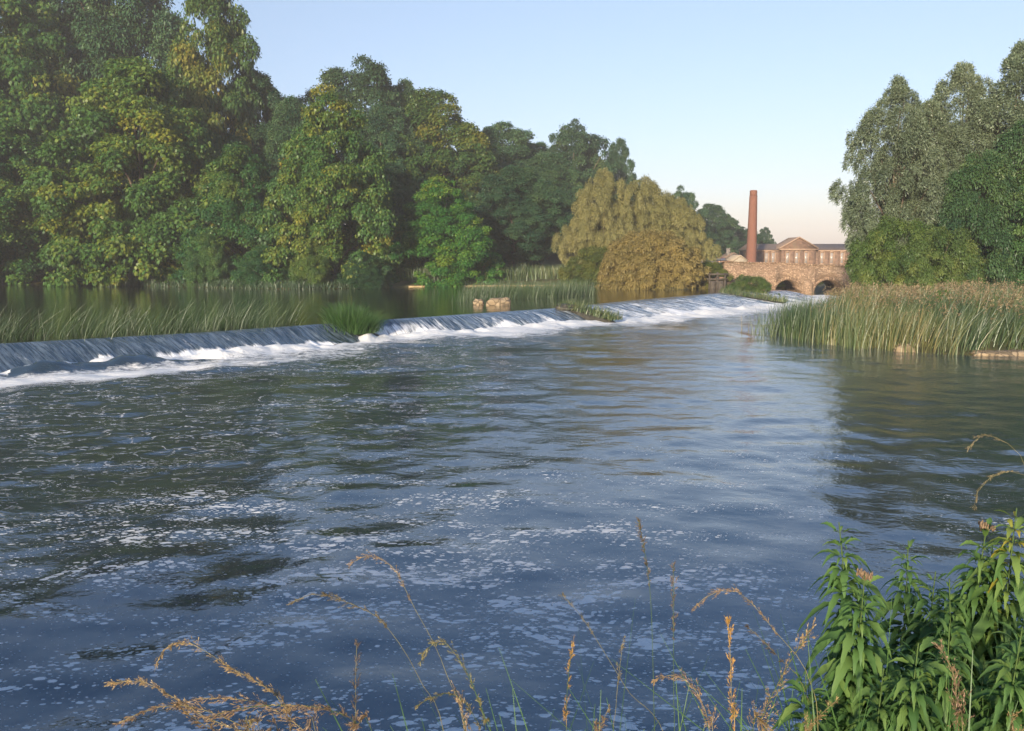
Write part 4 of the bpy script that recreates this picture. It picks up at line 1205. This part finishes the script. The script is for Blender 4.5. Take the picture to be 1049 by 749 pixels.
# grass stalks with seed heads: path of the stem in plan terms, ending at the tip
GS = 'flowering grass stalks on the near bank'
def stalk(path, headfrac, Y, label, col=(1, 1, 1), plume=.010, dens=1.0, sw=.0016, blade=None, smat='tanstem', seed=0, name='grass_stalk'):
    g = np.random.RandomState(seed + 900)
    pts = np.array([at_y(x, y, Y) for x, y in path])          # from the base to the tip
    pts[:, 1] += np.linspace(0, .12, len(pts)) * (1 if seed % 2 else -1)
    zb = gz(pts[0][0], pts[0][1])
    base = pts[0].copy(); base[2] = zb - .02; base[0] -= (pts[1][0] - pts[0][0]) * .5
    ctrl = np.vstack([base, pts])
    d = np.concatenate([[0], np.cumsum(np.linalg.norm(np.diff(ctrl, axis=0), axis=1))]); d /= d[-1]
    # smooth the polyline with a Catmull-Rom pass
    def cr(u):
        k = np.clip(np.searchsorted(d, u) - 1, 0, len(ctrl) - 2)
        p0 = ctrl[np.maximum(k - 1, 0)]; p1 = ctrl[k]; p2 = ctrl[k + 1]; p3 = ctrl[np.minimum(k + 2, len(ctrl) - 1)]
        w = ((u - d[k]) / (d[k + 1] - d[k]))[:, None]
        return .5 * (2 * p1 + (p2 - p0) * w + (2 * p0 - 5 * p1 + 4 * p2 - p3) * w ** 2 + (3 * p1 - p0 - 3 * p2 + p3) * w ** 3)
    u = np.linspace(0, 1, 40); C = cr(u)
    t = thing(name, label, 'grass stalk', tuple(C[0]), 0, GS)
    C0 = C - C[0]
    mb = MB(); mb.tube(C0, np.linspace(sw, sw * .35, 40), 5); mb.build('stem', M[smat], t, True)
    # head length measured on the visible path
    L = np.linalg.norm(np.diff(C, axis=0), axis=1).sum()
    nb = max(9, int(26 * dens * max(headfrac / .12, .6)))
    bu = 1 - headfrac * np.sort(g.rand(nb))
    bp = cr(bu) - C[0]; tg = norm(cr(np.minimum(bu + .01, 1)) - cr(np.minimum(bu + .01, 1) - .02))
    bq = (1 - bu) / headfrac
    sidev = norm(g.randn(nb, 3)); sidev = norm(sidev - tg * (sidev * tg).sum(1)[:, None])
    bl = plume * (1.1 + 1.6 * g.rand(nb)) * np.sin(np.clip(bq * .85 + .15, 0, 1) * PI) ** .7 * 1.5
    bd = norm(tg * .9 + sidev * (.18 + .35 * g.rand(nb))[:, None] + np.array([.05, 0, -.12]))
    per = 9
    k_ = np.repeat(np.arange(nb), per); fr = g.rand(nb * per)
    hp = bp[k_] + bd[k_] * (bl[k_] * fr)[:, None] + g.randn(nb * per, 3) * .0011
    n = nb * per; off = np.zeros((n, 3))
    ax = norm(bd[k_] + g.randn(n, 3) * .22)
    au = np.linspace(1 - headfrac * 1.02, .997, 26); ap = cr(au) - C[0]; at_ = np.vstack([np.diff(ap, axis=0), ap[-1:] - ap[-2:-1]])
    bs = bd * bl[:, None]                                # the branchlets themselves
    L_ = np.concatenate([.005 + .006 * g.rand(n), np.linalg.norm(at_, axis=1) * 1.4, bl])
    W_ = np.concatenate([.0011 + .0012 * g.rand(n), np.full(26, .0012), np.full(nb, .0007)])
    hp = np.concatenate([hp, ap, bp]); ax = np.concatenate([ax, norm(at_), norm(bs)]); n = len(hp); off = np.zeros((n, 3))
    me = leaves_mesh('seed_head', hp + off, ax, g.randn(n, 3), L_, W_, np.clip(.5 + .22 * g.randn(n), 0, 1), droop=.1)
    h = link('seed_head', me, M['plume'], t); h.color = (*col, 1)
    if blade is not None:
        bp = np.array([at_y(x, y, Y) for x, y in blade]) - C[0]
        tt = np.linspace(0, 1, 9); dd = np.linspace(0, 1, len(bp))
        cc = np.stack([np.interp(tt, dd, bp[:, i]) for i in range(3)], -1)
        w = .0035 * np.sin(np.clip(tt * .85 + .15, 0, 1) * PI) ** .6; w[-1] = .0004
        V = np.stack([cc - np.array([1, 0, .2]) * w[:, None], cc + np.array([1, 0, .2]) * w[:, None]], 1).reshape(-1, 3)
        ff = [(2 * i, 2 * i + 1, 2 * i + 3, 2 * i + 2) for i in range(8)]
        link('leaf_blade', mesh_np('leaf_blade', V, np.array(ff), {'tint': np.full(len(V), .6)}), M['reed'], t)
    return t
B = 790
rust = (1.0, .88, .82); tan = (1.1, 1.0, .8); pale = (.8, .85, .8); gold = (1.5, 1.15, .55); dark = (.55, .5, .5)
stalks = [
    ([(670, B), (668, 720), (663, 610), (656, 560), (647, 518)], .16, 2.1, 'tallest grass stalk with a narrow dark head standing mid water', dark, .006, 1.0, None, 'stem'),
    ([(690, B), (693, 720), (696, 650), (699, 596)], .16, 2.1, 'upright grass stalk with a short brown head right of the tallest one', dark, .007, 1.0, None, 'stem'),
    ([(627, B), (629, 720), (630, 680), (633, 636)], .14, 2.3, 'faint upright stalk left of the tallest one', pale, .005, .7, None, 'tanstem'),
    ([(580, B), (581, 740), (585, 705), (591, 680)], .45, 1.9, 'short stalk with a narrow golden yellow head', gold, .005, .8, None, 'stem'),
    ([(609, B), (611, 745), (614, 720), (618, 698)], .40, 1.9, 'short stalk with a reddish tan head next to the golden one', rust, .006, .9, None, 'tanstem'),
    ([(752, B), (754, 735), (758, 700), (760, 660)], .55, 1.8, 'bright orange feathery head, coloured as if lit by the sun', gold, .008, 1.2, None, 'tanstem'),  # glow of sunlight put into this head's colour
    ([(768, B), (776, 725), (792, 670), (812, 620)], .62, 1.8, 'broad tan feathery head leaning towards the leafy plants', tan, .013, 1.4, None, 'stem'),
    ([(838, B), (832, 700), (800, 655), (765, 618), (738, 622), (720, 642)], .22, 2.2, 'arching stalk whose rusty head curls back over the water', rust, .008, 1.0, None, 'tanstem'),
    ([(836, B), (820, 700), (795, 668), (775, 645), (755, 625)], .16, 2.4, 'thin dark stalk crossing the arching rusty one', dark, .006, .7, None, 'tanstem'),
    ([(730, B), (728, 745), (718, 720), (700, 712), (682, 722)], .35, 1.8, 'low drooping brown head at the bottom between upright stalks', rust, .010, 1.0, None, 'tanstem'),
    ([(690, B), (640, 700), (605, 640), (590, 615), (574, 594)], .14, 2.5, 'pale slanting stalk left of the tallest one', pale, .006, .7, None, 'tanstem'),
    ([(505, B), (495, 740), (475, 695), (452, 672), (432, 685), (425, 705)], .30, 1.9, 'hooked olive green head curving down over the water', (.75, .85, .6), .008, 1.0, None, 'stem'),
    ([(500, B), (490, 735), (470, 700), (450, 694), (433, 697)], .22, 2.0, 'thin olive head branching below the hooked one', (.75, .8, .6), .005, .8, None, 'stem'),
    ([(480, B), (455, 690), (420, 625), (400, 592), (375, 581), (352, 592)], .18, 2.3, 'thin arched stalk with a rusty pink curved head far out over the water', rust, .009, .9, None, 'tanstem'),
    ([(460, B), (430, 690), (395, 630), (370, 610), (335, 594), (312, 598)], .20, 2.2, 'slanting dark olive head below the rusty pink arch', (.7, .7, .55), .007, .9, None, 'tanstem'),
    ([(362, B), (361, 750), (358, 715), (356, 682)], .30, 1.9, 'upright dark little head near the bottom left of the water', dark, .007, .8, None, 'tanstem'),
    ([(385, B), (365, 735), (340, 715), (300, 705), (258, 703), (232, 706)], .34, 1.8, 'long flat rusty head lying low over the water', rust, .010, 1.2, None, 'stem'),
    ([(300, B), (290, 730), (265, 712), (232, 700), (180, 675), (152, 684), (138, 706)], .42, 1.8, 'long arching tan head, highest of the bottom left cluster', tan, .008, 1.3, None, 'tanstem'),
    ([(290, B), (270, 750), (235, 722), (200, 705), (172, 703), (148, 710)], .36, 1.75, 'rusty arched head in the middle of the bottom left cluster', rust, .007, 1.1, None, 'tanstem'),
    ([(270, B), (250, 760), (205, 748), (165, 732), (125, 720), (88, 728)], .45, 1.75, 'lowest long tan head reaching to the left of the cluster', tan, .008, 1.3, None, 'tanstem'),
    ([(262, B), (250, 755), (232, 735), (215, 715), (205, 695)], .34, 1.8, 'short upright rusty head inside the bottom left cluster', rust, .009, 1.1, None, 'tanstem'),
    ([(330, B), (305, 755), (265, 738), (225, 738), (180, 745)], .48, 1.7, 'dense brown head drooping along the bottom edge', rust, .012, 1.4, None, 'tanstem'),
    ([(255, B), (262, 755), (268, 735), (258, 722)], .5, 1.7, 'stubby green and tan head at the bottom of the left cluster', (.8, .85, .5), .008, 1.0, None, 'stem'),
    ([(478, B), (476, 760), (470, 742), (462, 734)], .45, 1.75, 'small whitish fluffy head at the bottom edge', (1.3, 1.2, 1.1), .010, 1.1, None, 'stem'),
    ([(1075, B), (1062, 560), (1040, 470), (1012, 446), (990, 440), (974, 450)], .10, 2.9, 'pale arched head over the dark reflection of the poplars', (.75, .8, .75), .008, .9, None, 'tanstem'),
    ([(1090, B), (1085, 560), (1070, 500), (1045, 488), (1022, 505), (1018, 530)], .12, 2.7, 'drooping pale stalk at the right frame edge above the tallest plant', (.8, .85, .8), .006, .8, None, 'tanstem'),
    ([(822, B), (822, 740), (828, 712), (836, 690)], .4, 1.8, 'tan head standing against the small dark leafy plant', tan, .007, .9, None, 'tanstem'),
    ([(985, B), (990, 745), (1000, 715), (996, 695)], .5, 1.6, 'fluffy greyish pink head low in front of the leafy clump', (.9, .75, .75), .014, 1.4, None, 'tanstem'),
    ([(1030, B), (1030, 742), (1045, 715), (1065, 700)], .5, 1.6, 'tan drooping head in the bottom right corner', tan, .010, 1.1, None, 'tanstem'),
]
for i, (path, hf, Y, lab, col, pl, de, bl, sm) in enumerate(stalks):
    stalk(path, hf * .75, Y, lab, col, pl, de * 1.3, .0015, bl, sm, i)

# long grass blades of the near bank
def near_grass():
    g = np.random.RandomState(321)
    n = 760
    x = .45 + 1.5 * g.rand(n) ** .8; y = 1.7 + 1.0 * g.rand(n)
    x2 = -.1 + .75 * g.rand(90); y2 = 1.75 + .35 * g.rand(90)
    P = np.concatenate([np.stack([x, y], -1), np.stack([x2, y2], -1)]); n = len(P)
    z = zat(P)
    vis = at_y(500, 749, 1.0)[2]
    top = np.where(np.arange(n) < 760, 4 - P[:, 1] * math.tan(R(27.5)) + .12 * g.randn(n) - .35 * sstep(1.1, .5, P[:, 0]), 4 - P[:, 1] * math.tan(R(28.6)) + .07 * g.randn(n))
    h = np.clip(top - z, .15, 2.2)
    blades('near_grass', np.c_[P, z - .02], h, g.randn(n, 3) * np.array([.26, .16, 0]) + np.array([.03, 0, 0]), .005 + .005 * g.rand(n), np.clip(.34 + .12 * g.randn(n), 0, .5), 'long green grass blades along the bottom edge in front of the leafy plants', 'grass', segs=7, curl=.9, mat=M['plant'], seed=11)
    # rough cover on the near slope
    n = 9000
    P = np.stack([-9 + 22 * g.rand(n), -4 + 9.0 * g.rand(n)], -1)
    k = (poly_sd(P, WPOLY) > .05) & (np.hypot(P[:, 0], P[:, 1]) > .8); P = P[k]; n = len(P)
    z = zat(P)
    lim = 4 - np.maximum(P[:, 1], .3) * math.tan(R(33)) - .05
    h = np.clip(np.minimum(.25 + .5 * g.rand(n), lim - z), .05, 1)
    blades('bank_grass', np.c_[P, z - .02], h, g.randn(n, 3) * np.array([.3, .3, 0]), .008 + .006 * g.rand(n), .45 + .15 * g.randn(n), 'rough grass covering the near bank slope below the frame', 'grass', segs=3, mat=M['plant'], seed=12)
near_grass()

# ------------------------------------------------------------------ light, sky, haze
SUN_EL, SUN_AZ = R(12), R(180 + 21)        # azimuth clockwise from +Y
w = bpy.data.worlds.new('World'); SC.world = w; w.use_nodes = True
nt = w.node_tree; nt.nodes.clear()
sky = nt.nodes.new('ShaderNodeTexSky'); sky.sky_type = 'NISHITA'; sky.sun_disc = False
sky.sun_elevation = SUN_EL; sky.sun_rotation = SUN_AZ
sky.air_density = 1.0; sky.dust_density = 1.0; sky.ozone_density = 3.0
bg = nt.nodes.new('ShaderNodeBackground'); bg.inputs['Strength'].default_value = .15
ow = nt.nodes.new('ShaderNodeOutputWorld')
k = NT(nt)
tc = nt.nodes.new('ShaderNodeTexCoord'); sx = nt.nodes.new('ShaderNodeSeparateXYZ'); nt.links.new(tc.outputs['Generated'], sx.inputs[0])
tintc = k.ramp(sx.outputs[2], [(0, (.52, .40, .44)), (.09, (.56, .435, .435)), (.28, (.725, .54, .475)), (.45, (.66, .60, .59)), (.75, (.61, .67, .73))])
nt.links.new(k.mix(1.0, sky.outputs[0], tintc, 'MULTIPLY'), bg.inputs[0]); nt.links.new(bg.outputs[0], ow.inputs[0])

sd = bpy.data.lights.new('sun', 'SUN'); sd.energy = 3.6; sd.angle = R(3); sd.color = (1.0, .83, .60)
so = bpy.data.objects.new('sun', sd); COL.objects.link(so)
dirv = Vector((math.sin(SUN_AZ) * math.cos(SUN_EL), math.cos(SUN_AZ) * math.cos(SUN_EL), math.sin(SUN_EL)))
so.rotation_euler = dirv.to_track_quat('Z', 'Y').to_euler()
so.location = dirv * 50

HAZE = 0.0005
if HAZE > 0:
    m, nt = new_mat('haze air')
    pv = nt.nodes.new('ShaderNodeVolumePrincipled'); pv.inputs['Density'].default_value = HAZE
    pv.inputs['Color'].default_value = (.86, .88, .93, 1); pv.inputs['Anisotropy'].default_value = 0.0
    o_ = nt.nodes.new('ShaderNodeOutputMaterial'); nt.links.new(pv.outputs[0], o_.inputs['Volume'])
    mb = MB(); mb.box(-1600, 1600, -1600, 1600, -8, 62)
    hz = mb.build('haze', m); tag(hz, 'thin evening haze over the river', 'haze', kind='stuff')

# ------------------------------------------------------------------ render settings
SC.render.engine = 'CYCLES'
c = SC.cycles
c.use_denoising = True
try: c.denoiser = 'OPENIMAGEDENOISE'
except Exception: pass
c.max_bounces = 6; c.diffuse_bounces = 3; c.glossy_bounces = 3; c.transmission_bounces = 3; c.volume_bounces = 0; c.transparent_max_bounces = 4
c.caustics_reflective = False; c.caustics_refractive = False
c.sample_clamp_indirect = 4.0
c.use_adaptive_sampling = True; c.adaptive_threshold = .02
SC.view_settings.view_transform = 'Standard'; SC.view_settings.look = 'None'
SC.view_settings.exposure = 1.63; SC.view_settings.gamma = 1.0
SC.render.resolution_x = 1024; SC.render.resolution_y = 731
